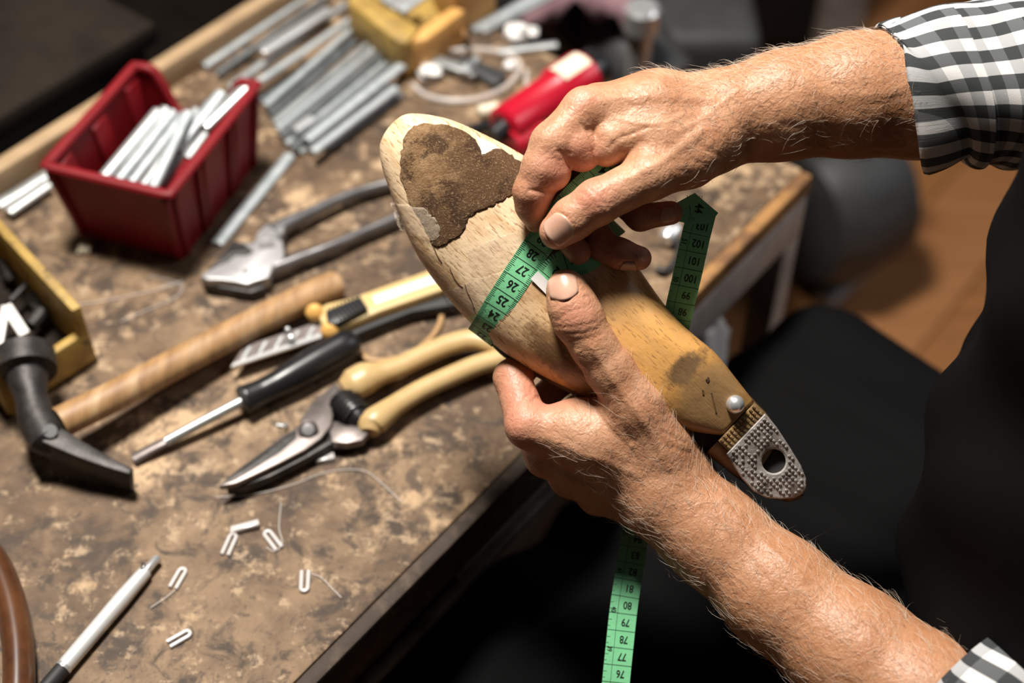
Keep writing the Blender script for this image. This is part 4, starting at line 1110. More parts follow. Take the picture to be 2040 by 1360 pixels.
# patches lying on the last: outline given on the top view, real thickness
def surf_patch(name, poly, lift, material, parent, step=5.0, thick=None, ragged=0.0, seed=0):
    poly = [np.array(p, float) for p in poly]
    if ragged:
        rr = np.random.default_rng(seed); q = []
        for i in range(len(poly)):
            a, b = poly[i], poly[(i + 1) % len(poly)]
            k = max(2, int(np.linalg.norm(b - a) / 7))
            for u in np.linspace(0, 1, k, endpoint=False): q.append(a + (b - a) * u + rr.normal(0, ragged, 2))
        poly = q
    def st(p): d = p - L0; return float(d @ LA), float(d @ LN)
    bm = bmesh.new()
    vs = [bm.verts.new((p[0], p[1], 0)) for p in poly]
    f = bm.faces.new(vs)
    bmesh.ops.triangulate(bm, faces=[f])
    # slice into small cells so that the patch follows the curved surface
    x0, x1 = min(p[0] for p in poly), max(p[0] for p in poly); y0, y1 = min(p[1] for p in poly), max(p[1] for p in poly)
    for x in np.arange(x0 + step, x1, step):
        bmesh.ops.bisect_plane(bm, geom=bm.verts[:] + bm.edges[:] + bm.faces[:], plane_co=(x, 0, 0), plane_no=(1, 0, 0))
    for y in np.arange(y0 + step, y1, step):
        bmesh.ops.bisect_plane(bm, geom=bm.verts[:] + bm.edges[:] + bm.faces[:], plane_co=(0, y, 0), plane_no=(0, 1, 0))
    bmesh.ops.remove_doubles(bm, verts=bm.verts, dist=0.01)
    edge = {v for e in bm.edges if e.is_boundary for v in e.verts}
    uvl = bm.loops.layers.uv.new('UVMap')
    for fc in bm.faces:
        for lp in fc.loops:
            s, t = st(np.array(lp.vert.co[:2])); lp[uvl].uv = (s / 1000, t / 1000)
    for v in bm.verts:
        s, t = st(np.array(v.co[:2]))
        h = top_h(s, t) + (lift if v not in edge else 0.3)
        v.co = Vector(to_world(LS(s, t, h)))
    bmesh.ops.recalc_face_normals(bm, faces=bm.faces)
    for fc in bm.faces:
        if fc.normal.dot(E3) < 0: fc.normal_flip()
    me = bpy.data.meshes.new(name); bm.to_mesh(me); bm.free()
    return link(name, me, material, parent)
sp = surf_patch('suede_patch', [(806, 272), (818, 254), (846, 246), (880, 246), (916, 256), (942, 270), (956, 296), (962, 310), (976, 300), (994, 296), (1014, 306), (1036, 324), (1040, 350), (1026, 382), (1004, 398), (984, 410), (950, 422), (930, 436), (924, 456), (918, 470), (896, 482), (872, 492), (858, 484), (846, 452), (830, 428), (812, 400), (800, 364), (797, 320)], 2.6, 'suede_patch', last, ragged=1.6)
sp['label'] = 'brown rough suede patch'
surf_patch('clear_tape', [(777, 404), (810, 408), (846, 414), (866, 432), (877, 452), (876, 474), (864, 482), (830, 472), (797, 462), (786, 436)], 3.6, 'clear_film', last, ragged=0.7, seed=2)
surf_patch('clear_tape', [(876, 582), (926, 564), (990, 543), (1010, 560), (978, 602), (950, 628), (920, 634), (898, 620)], 1.2, 'clear_film', last, ragged=0.7, seed=3)
surf_patch('paper_scrap', [(950, 272), (975, 282), (1000, 296), (985, 298), (966, 308), (959, 312), (956, 292)], 3.2, 'white_film', last, ragged=0.6, seed=4)
surf_patch('clear_tape', [(930, 500), (985, 474), (1030, 462), (1046, 490), (1000, 540), (940, 556)], 0.9, 'clear_film', last, ragged=0.7, seed=6)
# cracks in the wood
mbs = MB()
for ptsx in ([(926, 566), (930, 580), (938, 596), (946, 618)], [(896, 534), (904, 552), (914, 566), (922, 572)], [(862, 488), (872, 510), (880, 522)]):
    P = spline([np.array(p, float) for p in ptsx], 14); pp = []
    for q in P:
        d = q - L0; s, t = float(d @ LA), float(d @ LN); pp.append(Vector(to_world(LS(s, t, top_h(s, t) + 1.3))))
    mbs.tube(pp, 0.00024, 5)
mbs.build('cracks', 'last_dark', last)
# sole build-up along the lower left edge
vs, fs = [], []
sl_ = np.linspace(430, 760, 40)
for s in sl_:
    tmin, tmax, tr, ht, el, er, hb = tab(s)
    for dt, dh in ((2, -18), (-6, -24), (-8, -52), (2, -60)): vs.append(LS(s, tmin + dt * min(1, (s - 425) / 60), el + dh))
for i in range(39):
    for j in range(4): fs.append((i * 4 + j, (i + 1) * 4 + j, (i + 1) * 4 + (j + 1) % 4, i * 4 + (j + 1) % 4))
fs.append((0, 1, 2, 3)); fs.append((159, 158, 157, 156))
link('sole_layer', mesh_from(to_world(vs), fs), 'last_dark', last).data.set_sharp_from_angle(angle=0.6)

# ================================================================ TAPE MEASURE
tape = thing('tape_measure', to_world(LS(400, 0, 12)), 'green tailor\'s tape measure wrapped round the last and hanging from the hand', 'tape measure')
HW = 0.80      # half width, cm
def on_last(px, py, lift=2.0):
    d = np.array([px, py]) - L0; s, t = float(d @ LA), float(d @ LN)
    return LS(s, t, top_h(s, t) + lift)
def ribbon(C, Wd, name, th=0.035, hw=HW):
    "band through centres C (cm) with width directions Wd"
    vs, fs = [], []
    n = len(C)
    for i in range(n):
        d = C[min(i + 1, n - 1)] - C[max(i - 1, 0)]; d = d / np.linalg.norm(d)
        w_ = Wd[i] - d * (Wd[i] @ d); w_ = w_ / np.linalg.norm(w_); nn_ = np.cross(w_, d)
        for a, b in ((-hw, 0), (hw, 0), (hw, -th), (-hw, -th)): vs.append(C[i] + w_ * a + nn_ * b)
    for i in range(n - 1):
        for j in range(4): fs.append((i * 4 + j, i * 4 + (j + 1) % 4, (i + 1) * 4 + (j + 1) % 4, (i + 1) * 4 + j))
    fs.append((0, 1, 2, 3)); fs.append(((n - 1) * 4 + 3, (n - 1) * 4 + 2, (n - 1) * 4 + 1, (n - 1) * 4))
    bmn = mesh_from(to_world(vs), fs); bb = bmesh.new(); bb.from_mesh(bmn); bmesh.ops.recalc_face_normals(bb, faces=bb.faces); bb.to_mesh(bmn); bb.free()
    o = link(name, bmn, 'tape_green', tape); o.data.set_sharp_from_angle(angle=0.7)
    return o
class Strip:
    "maps (length along, offset across) on a band to space; used for the printing"
    def __init__(s, C, Wd, flip=1.0):
        s.C = np.array(C); s.W = np.array(Wd); seg = np.linalg.norm(np.diff(s.C, axis=0), axis=1)
        s.L = np.concatenate([[0], np.cumsum(seg)]); s.flip = flip
    def at(s, l, x, lift=0.012):
        c = np.array([np.interp(l, s.L, s.C[:, k]) for k in range(3)])
        c2 = np.array([np.interp(l + 0.1, s.L, s.C[:, k]) for k in range(3)]); c1 = np.array([np.interp(l - 0.1, s.L, s.C[:, k]) for k in range(3)])
        d = c2 - c1; d /= np.linalg.norm(d)
        w_ = np.array([np.interp(l, s.L, s.W[:, k]) for k in range(3)]); w_ = w_ - d * (w_ @ d); w_ /= np.linalg.norm(w_)
        n = np.cross(w_, d)
        return c + w_ * x + n * lift * s.flip
    def len_of(s, p):
        return s.L[np.argmin(np.linalg.norm(s.C - p, axis=1))]
_gl = {}
def glyphs(txt):
    "flat outline of a number, height 1, centred"
    if txt in _gl: return _gl[txt]
    cu = bpy.data.curves.new('t', 'FONT'); cu.body = txt; cu.size = 1.0; cu.align_x = 'CENTER'; cu.align_y = 'CENTER'; cu.offset = 0.018
    cu.resolution_u = 3
    o = bpy.data.objects.new('t', cu); COL.objects.link(o)
    dg = bpy.context.evaluated_depsgraph_get(); me = o.evaluated_get(dg).to_mesh()
    V = np.array([v.co[:] for v in me.vertices]); Fc = [tuple(p.vertices) for p in me.polygons]
    bpy.data.objects.remove(o); bpy.data.curves.remove(cu)
    c_ = (V.max(0) + V.min(0)) / 2; V = V - c_; V /= (V[:, 1].max() - V[:, 1].min())
    _gl[txt] = (V, Fc); return _gl[txt]
class Print:
    def __init__(s, st): s.st = st; s.v = []; s.f = []
    def text(s, txt, l, x, hgt, squeeze=0.8, rot=0):
        V, Fc = glyphs(txt); k = len(s.v)
        for a, b, _ in V:
            a, b = a * hgt * squeeze, b * hgt
            if rot == 0: dl, dx = -b, -a            # top of the figures towards the smaller numbers
            elif rot == 1: dl, dx = -a, b
            else: dl, dx = b, a
            s.v.append(s.st.at(l + dl, x + dx))
        s.f += [tuple(i + k for i in q) for q in Fc]
    def line(s, l0, x0, l1, x1, th):
        k = len(s.v); d = np.array([l1 - l0, x1 - x0], float); n_ = max(1, int(np.linalg.norm(d) / 0.35)); d2 = d / np.linalg.norm(d); p = np.array([-d2[1], d2[0]]) * th / 2
        for i in range(n_ + 1):
            q = np.array([l0, x0]) + d * i / n_
            s.v.append(s.st.at(*(q + p))); s.v.append(s.st.at(*(q - p)))
        for i in range(n_): s.f.append((k + 2 * i, k + 2 * i + 1, k + 2 * i + 3, k + 2 * i + 2))
    def build(s, name):
        o = link(name, mesh_from(to_world(s.v), s.f), 'ink', tape, smooth=False); o['kind'] = 'stuff'; return o
# --- the loop round the last: from the left edge over the top to the thumb and into the fist
top_px = [(967, 654), (976, 638), (990, 613), (1010, 582), (1030, 551), (1050, 521)]
C = [on_last(x, y, 3.0) for x, y in top_px]
C += [S(1066, 497, 18), S(1088, 468, 36), S(1112, 436, 52), (S(1140, 402, 60)), S(1170, 372, 58), S(1204, 342, 50), S(1240, 318, 30)]
# round the left edge and under the sole
d_ = np.array([950.0, 676.0]) - L0; se_, te_ = float(d_ @ LA), float(d_ @ LN)
under = []
for k, (ds, tt, hh) in enumerate(((-28, -206, -84), (-26, -209, -104), (-24, -207, -134), (-20, -190, -172), (-12, -120, -188), (-2, -40, -190), (0, 50, -188), (4, 110, -176), (8, 140, -130), (10, 142, -90))):
    under.append(LS(455 + ds, tt, hh))
Cl = spline(np.array(under[:5][::-1] + C), 150)
wdir = S(990 + 49, 613 + 34.6, -20) - S(990, 613, -8)       # across the band: towards lower right
Wl = [wdir + np.array([0, 0, -0.10]) if i < 200 else wdir for i in range(len(Cl))]
Wl = []
for i in range(len(Cl)):
    u = i / (len(Cl) - 1)
    Wl.append(np.array([0.74 + 0.09 * min(1, u * 4), -0.67 + 0.10 * min(1, u * 4), 0.03 - 0.05 * u]))
ribbon(Cl, Wl, 'band')
Cu = spline(np.array(under[3:] + [LS(462, 120, -40), LS(468, 90, -2), LS(472, 52, top_h(472, 52) + 4), on_last(1118, 530, 4.5), on_last(1098, 552, 4.5), on_last(1086, 566, 4.5)]), 110)
dW = LS(500, 0, 0) - LS(400, 0, 0)
Wu = [-dW / np.linalg.norm(dW)] * len(Cu)
ribbon(Cu, Wu, 'band')
pr = Print(Strip(Cl, Wl)); st = pr.st
l28 = st.len_of(S(1060, 505, 12)); 
for num in range(22, 37):
    l = l28 + (num - 28) * 1.03
    if l > st.L[-1] - 0.3: break
    if l < 0.5: continue
    pr.text(str(num), l - 0.02, 0.05, 0.54, 0.85)
    pr.line(l + 0.45, -HW, l + 0.45, HW, 0.035)
    for q in range(1, 10):
        ll = l - 0.55 + q * 0.103
        ln = 0.24 if q != 5 else 0.36
        pr.line(ll, -HW, ll, -HW + ln, 0.026); pr.line(ll, HW, ll, HW - ln, 0.026)
pr.build('printed_scale')
su = Strip(Cu, Wu); pu = Print(su)
for num, (x, y) in ((2, (1108, 541)), (3, (1140, 512))):
    l = su.len_of(on_last(x, y, 4.5)); pu.text(str(num), l, 0.0, 0.5, 0.85, rot=2)
    pu.line(l + 0.5, -HW, l + 0.5, HW, 0.035)
    for q in range(1, 10): pu.line(l - 0.5 + q * .1, HW, l - 0.5 + q * .1, HW - 0.24, 0.026); pu.line(l - 0.5 + q * .1, -HW, l - 0.5 + q * .1, -HW + 0.24, 0.026)
pu.build('printed_scale')
# metal end
Ce = spline(np.array([on_last(1092, 560, 5.5), on_last(1084, 568, 5.5), on_last(1077, 575, 5.5)]), 8)
oe = ribbon(Ce, [-dW] * len(Ce), 'metal_end', th=0.06, hw=HW * 0.98); oe.data.materials.clear(); oe.data.materials.append(MATS['white_plastic'])
# --- the part hanging from the right hand
hang = [(1398, 424, -14), (1385, 476, -20), (1371, 540, -34), (1357, 600, -52), (1344, 660, -85), (1325, 740, -200), (1305, 850, -262), (1286, 960, -262), (1270, 1040, -205), (1257, 1120, -168), (1244, 1200, -148), (1234, 1290, -136), (1226, 1370, -128), (1220, 1440, -124)]
Ch = spline(np.array([S(*p) for p in hang]), 160)
Wh = [np.array([1.0, -0.16 if i < 60 else -0.02, 0.0]) for i in range(len(Ch))]
Wh = [np.array([0.985, -0.22 + 0.18 * min(1, i / 90), 0.04 * math.sin(i * 0.07)]) for i in range(len(Ch))]
# print runs with rising numbers up the band: reverse the direction so that l grows upward
ribbon(Ch[::-1], Wh[::-1], 'band')
sh = Strip(Ch[::-1], Wh[::-1]); ph_ = Print(sh)
def hang_print(num, l, inch):
    ph_.text(str(num), l, 0.20, 0.46, 0.80)
    ph_.line(l + 0.5, -HW, l + 0.5, HW, 0.03)
    ph_.line(l - 0.5, -0.32, l + 0.5, -0.32, 0.022)
    ph_.line(l + 0.1, -HW, l + 0.1, -HW + 0.2, 0.022); ph_.line(l - 0.25, -HW, l - 0.25, -HW + 0.14, 0.022)
l103 = sh.len_of(S(1391, 450, -16))
for k in range(0, 8):
    hang_print(103 - k, l103 - k * 1.0, None)
l84 = sh.len_of(S(1264, 1075, -188))
for k in range(-1, 14):
    hang_print(84 - k, l84 - k * 0.985, None)
for num, l in ((51, l103 - 1.0), (50, l103 - 3.2), (49, l103 - 5.4), (41, l84 - 2.0), (40, l84 - 4.25), (39, l84 - 6.5), (38, l84 - 8.7), (42, l84 + 0.3)):
    ph_.text(str(num), l, -0.56, 0.30, 0.8, rot=1)
ph_.build('printed_scale')
# the folded corner, coming out between the fingers
C4 = spline(np.array([S(1318, 436, -22), S(1345, 424, -14), S(1372, 414, -9), S(1398, 416, -7), S(1420, 424, -8)]), 24)
W4 = [np.array([-0.30, -0.95, 0.05])] * len(C4)
vs = [S(1340, 408, -10), S(1384, 384, -6), S(1431, 424, -8), S(1414, 447, -9), S(1366, 444, -9), S(1330, 436, -14)]
f_ = to_world(vs); f2 = to_world(np.array(vs) - np.array([0, 0, 0.05])); k = len(vs)
me = mesh_from(list(f_) + list(f2), [tuple(range(k))[::-1], tuple(range(k, 2 * k))] + [(i, (i + 1) % k, k + (i + 1) % k, k + i) for i in range(k)])
link('folded_corner', me, 'tape_green', tape, smooth=False)
s4 = Strip(C4, W4); p4 = Print(s4)
l4 = s4.len_of(S(1392, 416, -8)); s4.flip = 1.0
if np.cross(W4[0], C4[1] - C4[0])[2] < 0: s4.flip = -1.0
p4.text('44', l4 - 0.02, 0.0, 0.5, 0.8, rot=2)
p4.line(l4 - 0.55, -0.6, l4 - 0.55, 0.6, 0.04)
for q in range(6): p4.line(l4 - 0.75 + q * 0.1, 0.52, l4 - 0.75 + q * .1, 0.74, 0.026)
for q in range(7): p4.line(l4 - 0.6 + q * 0.1, -0.52, l4 - 0.6 + q * .1, -0.72, 0.026)
p4.build('printed_scale')

# ================================================================ PERSON
class Field:
    "signed distance on a regular grid (cm), built from tapered limbs"
    def __init__(s, lo, hi, vox):
        s.lo = np.array(lo, float); s.vox = vox
        s.n = np.ceil((np.array(hi) - s.lo) / vox).astype(int) + 1
        s.ax = [s.lo[k] + vox * np.arange(s.n[k]) for k in range(3)]
    def new(s): return np.full(s.n, 4.0, np.float32)
    def block(s, a, b, mg):
        l = np.minimum(a, b) - mg; h = np.maximum(a, b) + mg
        i0 = np.clip(np.floor((l - s.lo) / s.vox).astype(int), 0, s.n); i1 = np.clip(np.ceil((h - s.lo) / s.vox).astype(int) + 1, 0, s.n)
        sl = tuple(slice(i0[k], i1[k]) for k in range(3))
        X = s.ax[0][sl[0]][:, None, None]; Y = s.ax[1][sl[1]][None, :, None]; Z = s.ax[2][sl[2]][None, None, :]
        return sl, X, Y, Z
    def seg(s, X, Y, Z, a, b):
        ab = b - a; L2 = max(1e-9, float(ab @ ab))
        t = ((X - a[0]) * ab[0] + (Y - a[1]) * ab[1] + (Z - a[2]) * ab[2]) / L2
        t = np.clip(t, 0, 1)
        d = np.sqrt((X - a[0] - t * ab[0]) ** 2 + (Y - a[1] - t * ab[1]) ** 2 + (Z - a[2] - t * ab[2]) ** 2)
        return d, t
    def limb(s, F, a, b, ra, rb, k):
        sl, X, Y, Z = s.block(a, b, max(ra, rb) + max(1.3, k + 0.4))
        d, t = s.seg(X, Y, Z, a, b)
        d = d - (ra + (rb - ra) * t)
        F[sl] = smin(F[sl], d, k)
    def groove(s, F, pts, wd, depth):
        "press (depth > 0) or raise (depth < 0) the surface along a line"
        pts = [np.asarray(p) for p in pts]
        lo = np.min(pts, 0); hi = np.max(pts, 0)
        sl, X, Y, Z = s.block(lo, hi, wd * 3)
        D = None
        for a, b in zip(pts[:-1], pts[1:]):
            d, _ = s.seg(X, Y, Z, a, b); D = d if D is None else np.minimum(D, d)
        F[sl] += depth * np.exp(-(D / wd) ** 2)
    def sample(s, F, P):
        q = (np.asarray(P) - s.lo) / s.vox; i = np.clip(np.floor(q).astype(int), 0, s.n - 2); f = q - i
        out = 0
        for dx in (0, 1):
            for dy in (0, 1):
                for dz in (0, 1):
                    wgt = (f[..., 0] if dx else 1 - f[..., 0]) * (f[..., 1] if dy else 1 - f[..., 1]) * (f[..., 2] if dz else 1 - f[..., 2])
                    out = out + wgt * F[i[..., 0] + dx, i[..., 1] + dy, i[..., 2] + dz]
        return out
    def onto(s, F, P, n, far=2.0):
        "drop points along -n onto the surface"
        P = np.asarray(P, float); n = np.asarray(n, float); hit = np.full(P.shape[:-1], -9.0)
        for q in np.arange(far, -far, -s.vox * 0.4):
            v = s.sample(F, P + n * q); new = (v < 0) & (hit < -8.5); hit[new] = q
        s.miss = hit < -8.5
        hit[hit < -8.5] = 0
        return P + n * hit[..., None]
def smin(a, b, k):
    h = np.clip(0.5 + 0.5 * (b - a) / k, 0, 1)
    return (b * (1 - h) + a * h - k * h * (1 - h)).astype(np.float32)
def surface_nets(F, lo, vox):
    ins = F < 0
    n = np.array(F.shape)
    cnt = np.zeros(n - 1, np.int8); acc = np.zeros((3,) + tuple(n - 1), np.float32)
    for axis in range(3):
        a = [slice(None)] * 3; b = [slice(None)] * 3; a[axis] = slice(0, -1); b[axis] = slice(1, None)
        fa, fb = F[tuple(a)], F[tuple(b)]; cr = ins[tuple(a)] != ins[tuple(b)]
        t = np.where(cr, fa / np.where(cr, fa - fb, 1), 0).astype(np.float32)
        o1, o2 = [k for k in range(3) if k != axis]
        for i in (0, 1):
            for j in (0, 1):
                q = [slice(None)] * 3
                q[o1] = slice(i, n[o1] - 1 + i); q[o2] = slice(j, n[o2] - 1 + j)
                c_ = cr[tuple(q)]; cnt += c_
                acc[axis] += t[tuple(q)] * c_; acc[o1] += i * c_; acc[o2] += j * c_
    act = np.argwhere(cnt > 0)
    idx = np.full(tuple(n - 1), -1, np.int64); idx[tuple(act.T)] = np.arange(len(act))
    c_ = cnt[tuple(act.T)].astype(float)
    V = lo + vox * (act + np.stack([acc[k][tuple(act.T)] / c_ for k in range(3)], 1))
    faces = []
    for axis in range(3):
        o1, o2 = [(1, 2), (2, 0), (0, 1)][axis]
        a = [slice(None)] * 3; b = [slice(None)] * 3; a[axis] = slice(0, -1); b[axis] = slice(1, None)
        cr = ins[tuple(a)] != ins[tuple(b)]
        e = np.argwhere(cr)
        e = e[(e[:, o1] > 0) & (e[:, o2] > 0) & (e[:, o1] < n[o1] - 1) & (e[:, o2] < n[o2] - 1)]
        def g(d1, d2):
            q = e.copy(); q[:, o1] += d1; q[:, o2] += d2; return idx[tuple(q.T)]
        quad = np.stack([g(-1, -1), g(0, -1), g(0, 0), g(-1, 0)], 1)
        fl_ = ~ins[tuple(e.T)]
        quad[fl_] = quad[fl_][:, ::-1]
        faces.append(quad)
    return V, np.concatenate(faces)

def arm(base, fingers, webs, grooves, box, vox, kf):
    Fd = Field(*box, vox)
    def chain(F, nodes, k):
        for p, q in zip(nodes[:-1], nodes[1:]):
            Fd.limb(F, S(*p[:3]), S(*q[:3]), p[3] * PXC, q[3] * PXC, k)
    P = Fd.new()
    for nodes in base: chain(P, nodes, 1.1)
    H = P
    for f in fingers:
        G = Fd.new(); chain(G, f['n'], f.get('k', 0.35))
        for e in f.get('pads', []):
            Fd.limb(G, S(*e[:3]), S(*e[:3]) + np.array([0.01, 0, 0]), e[3] * PXC, e[3] * PXC, f.get('pk', 0.22))
        H = np.minimum(H, smin(P, G, f.get('join', kf)))
    for e in webs:
        G = Fd.new(); chain(G, [e[0], e[1]], 0.3); H = smin(H, G, e[2])
    H0 = H.copy()
    for pts, wd, dep in grooves:
        P3 = spline(np.array([S(*p) for p in pts]), 14)
        on = Fd.onto(H0, P3, np.array([0, 0, 1.0]), 2.2)
        P3 = np.where(Fd.miss[:, None], P3, on)
        Fd.groove(H, list(P3), wd, dep * (0.62 if dep > 0 else 0.75))
    return Fd, H
def tint_of(V, reds, tan):
    T = np.zeros((len(V), 4), np.float32); T[:, 3] = 1
    for (x, y, h, r) in reds: T[:, 0] += np.exp(-(np.linalg.norm(V - S(x, y, h), axis=1) / (r * PXC)) ** 2)
    a, b = tan; d = (b - a); t = ((V - a) @ d) / (d @ d); T[:, 1] = np.clip(t, 0, 1)
    T[:, 0] = np.clip(T[:, 0], 0, 1)
    return T
def nail_grooves(c, tip, nrm, L, Wd):
    "a fine rim round the nail"
    c = np.asarray(c); d = np.asarray(tip) - c; d /= np.linalg.norm(d)
    nrm = np.asarray(nrm, float); nrm = nrm - d * (nrm @ d); nrm /= np.linalg.norm(nrm); sd = np.cross(d, nrm)
    return c, d, nrm, sd

# ---------------- right arm (reaching in from the right)
R_base = [
    [(1465, 232, -22, 96), (1560, 210, -30, 103), (1700, 190, -45, 119), (1830, 184, -60, 128), (1990, 175, -85, 136), (2120, 160, -110, 135)],
    [(1445, 226, 0, 62), (1300, 214, 36, 55), (1164, 218, 66, 42)],
    [(1445, 212, -28, 62), (1310, 203, -6, 54), (1190, 210, 0, 42)],
    [(1445, 220, -55, 56), (1210, 212, -62, 40)],
    [(1445, 240, -70, 50), (1255, 220, -112, 36)],
    [(1410, 285, -10, 62), (1270, 285, -30, 52)],
    [(1410, 275, 40, 52), (1310, 280, 58, 50), (1232, 272, 62, 40)],
]
R_index = dict(n=[(1168, 222, 62, 46), (1102, 288, 78, 44), (1084, 336, 76, 43), (1062, 382, 62, 38), (1060, 412, 48, 31), (1066, 444, 34, 19)], join=0.45, k=0.35,
               pads=[(1098, 342, 76, 39), (1146, 290, 72, 45), (1160, 306, 72, 36)], pk=0.13)
R_web = dict(n=[(1262, 268, 58, 48), (1216, 286, 70, 40), (1207, 300, 72, 31)], join=0.5)
R_mid = dict(n=[(1190, 210, 0, 42), (1098, 330, 12, 33), (1102, 440, 14, 27), (1152, 502, 32, 25)], join=0.3)
R_ring = dict(n=[(1210, 212, -62, 40), (1136, 360, -34, 32), (1200, 490, 4, 30), (1235, 505, 18, 29), (1274, 514, 28, 24)], join=0.3)
R_pink = dict(n=[(1255, 220, -112, 36), (1205, 372, -62, 30), (1275, 432, -18, 27), (1336, 424, -6, 24)], join=0.3)
R_thumb = dict(n=[(1420, 282, 14, 58), (1372, 316, 46, 56), (1292, 350, 88, 47), (1240, 378, 96, 40), (1190, 402, 97, 43), (1140, 436, 88, 40), (1110, 461, 80, 35)], join=0.75, k=0.45)
R_gr = [
    # folds of the index finger seen from the thumb side
    ([(1112, 302, 116), (1126, 314, 114), (1134, 330, 108)], 0.08, 0.22), ([(1104, 290, 120), (1118, 302, 118), (1138, 304, 114)], 0.08, 0.07), ([(1120, 320, 112), (1108, 316, 114), (1098, 318, 116)], 0.07, 0.05),
    ([(1054, 380, 98), (1074, 381, 100), (1102, 386, 90)], 0.075, 0.20), ([(1172, 262, 110), (1182, 290, 112), (1186, 318, 108)], 0.085, 0.24),
    ([(1156, 246, 112), (1168, 258, 113), (1176, 272, 113)], 0.08, 0.14), ([(1218, 290, 104), (1234, 276, 104), (1262, 266, 102)], 0.10, 0.13),
    ([(1262, 266, 100), (1290, 256, 96)], 0.12, 0.08),
    # thumb: joint creases
    ([(1158, 382, 134), (1178, 398, 138), (1202, 424, 132)], 0.06, 0.055), ([(1170, 372, 134), (1190, 390, 139), (1212, 416, 132)], 0.06, 0.07),
    ([(1180, 364, 132), (1200, 382, 137), (1218, 406, 130)], 0.05, 0.045),
    # tendons and veins on the back of the hand
    ([(1400, 262, 82), (1320, 320, 132), (1250, 356, 138)], 0.22, -0.10), ([(1420, 200, 58), (1300, 196, 84), (1200, 200, 104)], 0.28, -0.10),
    ([(1360, 230, 78), (1330, 246, 84), (1280, 250, 92), (1230, 236, 100)], 0.12, -0.06), ([(1470, 180, 62), (1400, 236, 84), (1350, 262, 96)], 0.13, -0.07),
    ([(1390, 290, 92), (1420, 310, 60), (1444, 318, 40)], 0.14, 0.06), ([(1376, 320, 98), (1412, 336, 62), (1436, 330, 40)], 0.14, 0.06),
    ([(1350, 340, 110), (1390, 352, 74)], 0.14, 0.05),
    ([(1560, 250, 62), (1680, 260, 60), (1800, 262, 50)], 0.25, 0.08), ([(1540, 286, 30), (1660, 292, 28), (1800, 290, 22)], 0.2, -0.10),
    ([(1600, 180, 72), (1720, 190, 76), (1800, 176, 70)], 0.3, -0.06),
    # knuckle skin
    ([(1150, 186, 96), (1168, 180, 92), (1182, 176, 84)], 0.07, 0.03), ([(1146, 196, 104), (1170, 190, 104), (1190, 184, 96)], 0.07, 0.03),
    ([(1256, 505, 48), (1262, 520, 48), (1262, 534, 42)], 0.05, 0.04), ([(1304, 408, 16), (1306, 426, 20), (1304, 444, 16)], 0.05, 0.03),
]
# ---------------- left arm (from the lower right)
L_base = [
    [(1328, 985, -66, 101), (1425, 1070, -46, 97), (1550, 1182, 0, 108), (1700, 1300, 60, 122), (1840, 1400, 130, 126), (1960, 1490, 185, 124)],
    [(1310, 945, -50, 68), (1180, 880, -40, 60), (1052, 848, -48, 44)],
    [(1300, 962, -80, 66), (1190, 925, -84, 56), (1090, 906, -96, 46)],
    [(1300, 985, -108, 58), (1136, 950, -138, 42)],
    [(1300, 1000, -130, 52), (1190, 988, -168, 38)],
    [(1330, 930, -60, 72), (1230, 860, -60, 66), (1150, 850, -50, 56)],
    [(1372, 940, -118, 50), (1330, 960, -110, 60)],
]
L_index = dict(n=[(1052, 848, -48, 44), (1021, 752, -112, 38), (1068, 706, -205, 31), (1150, 690, -218, 27)], join=0.45)
L_mid = dict(n=[(1090, 906, -96, 46), (1046, 830, -186, 36), (1110, 765, -244, 30), (1190, 735, -252, 26)], join=0.35)
L_ring = dict(n=[(1136, 950, -138, 42), (1082, 884, -232, 34), (1150, 812, -268, 29), (1215, 780, -270, 26)], join=0.35)
L_pink = dict(n=[(1190, 988, -168, 38), (1146, 930, -246, 30), (1205, 880, -272, 26), (1255, 845, -272, 24)], join=0.35)
L_thumb = dict(n=[(1312, 885, -22, 64), (1268, 812, 0, 58), (1216, 736, 18, 47), (1182, 688, 30, 44), (1151, 634, 38, 49), (1138, 604, 40, 45), (1128, 576, 42, 39)], join=0.8, k=0.45)
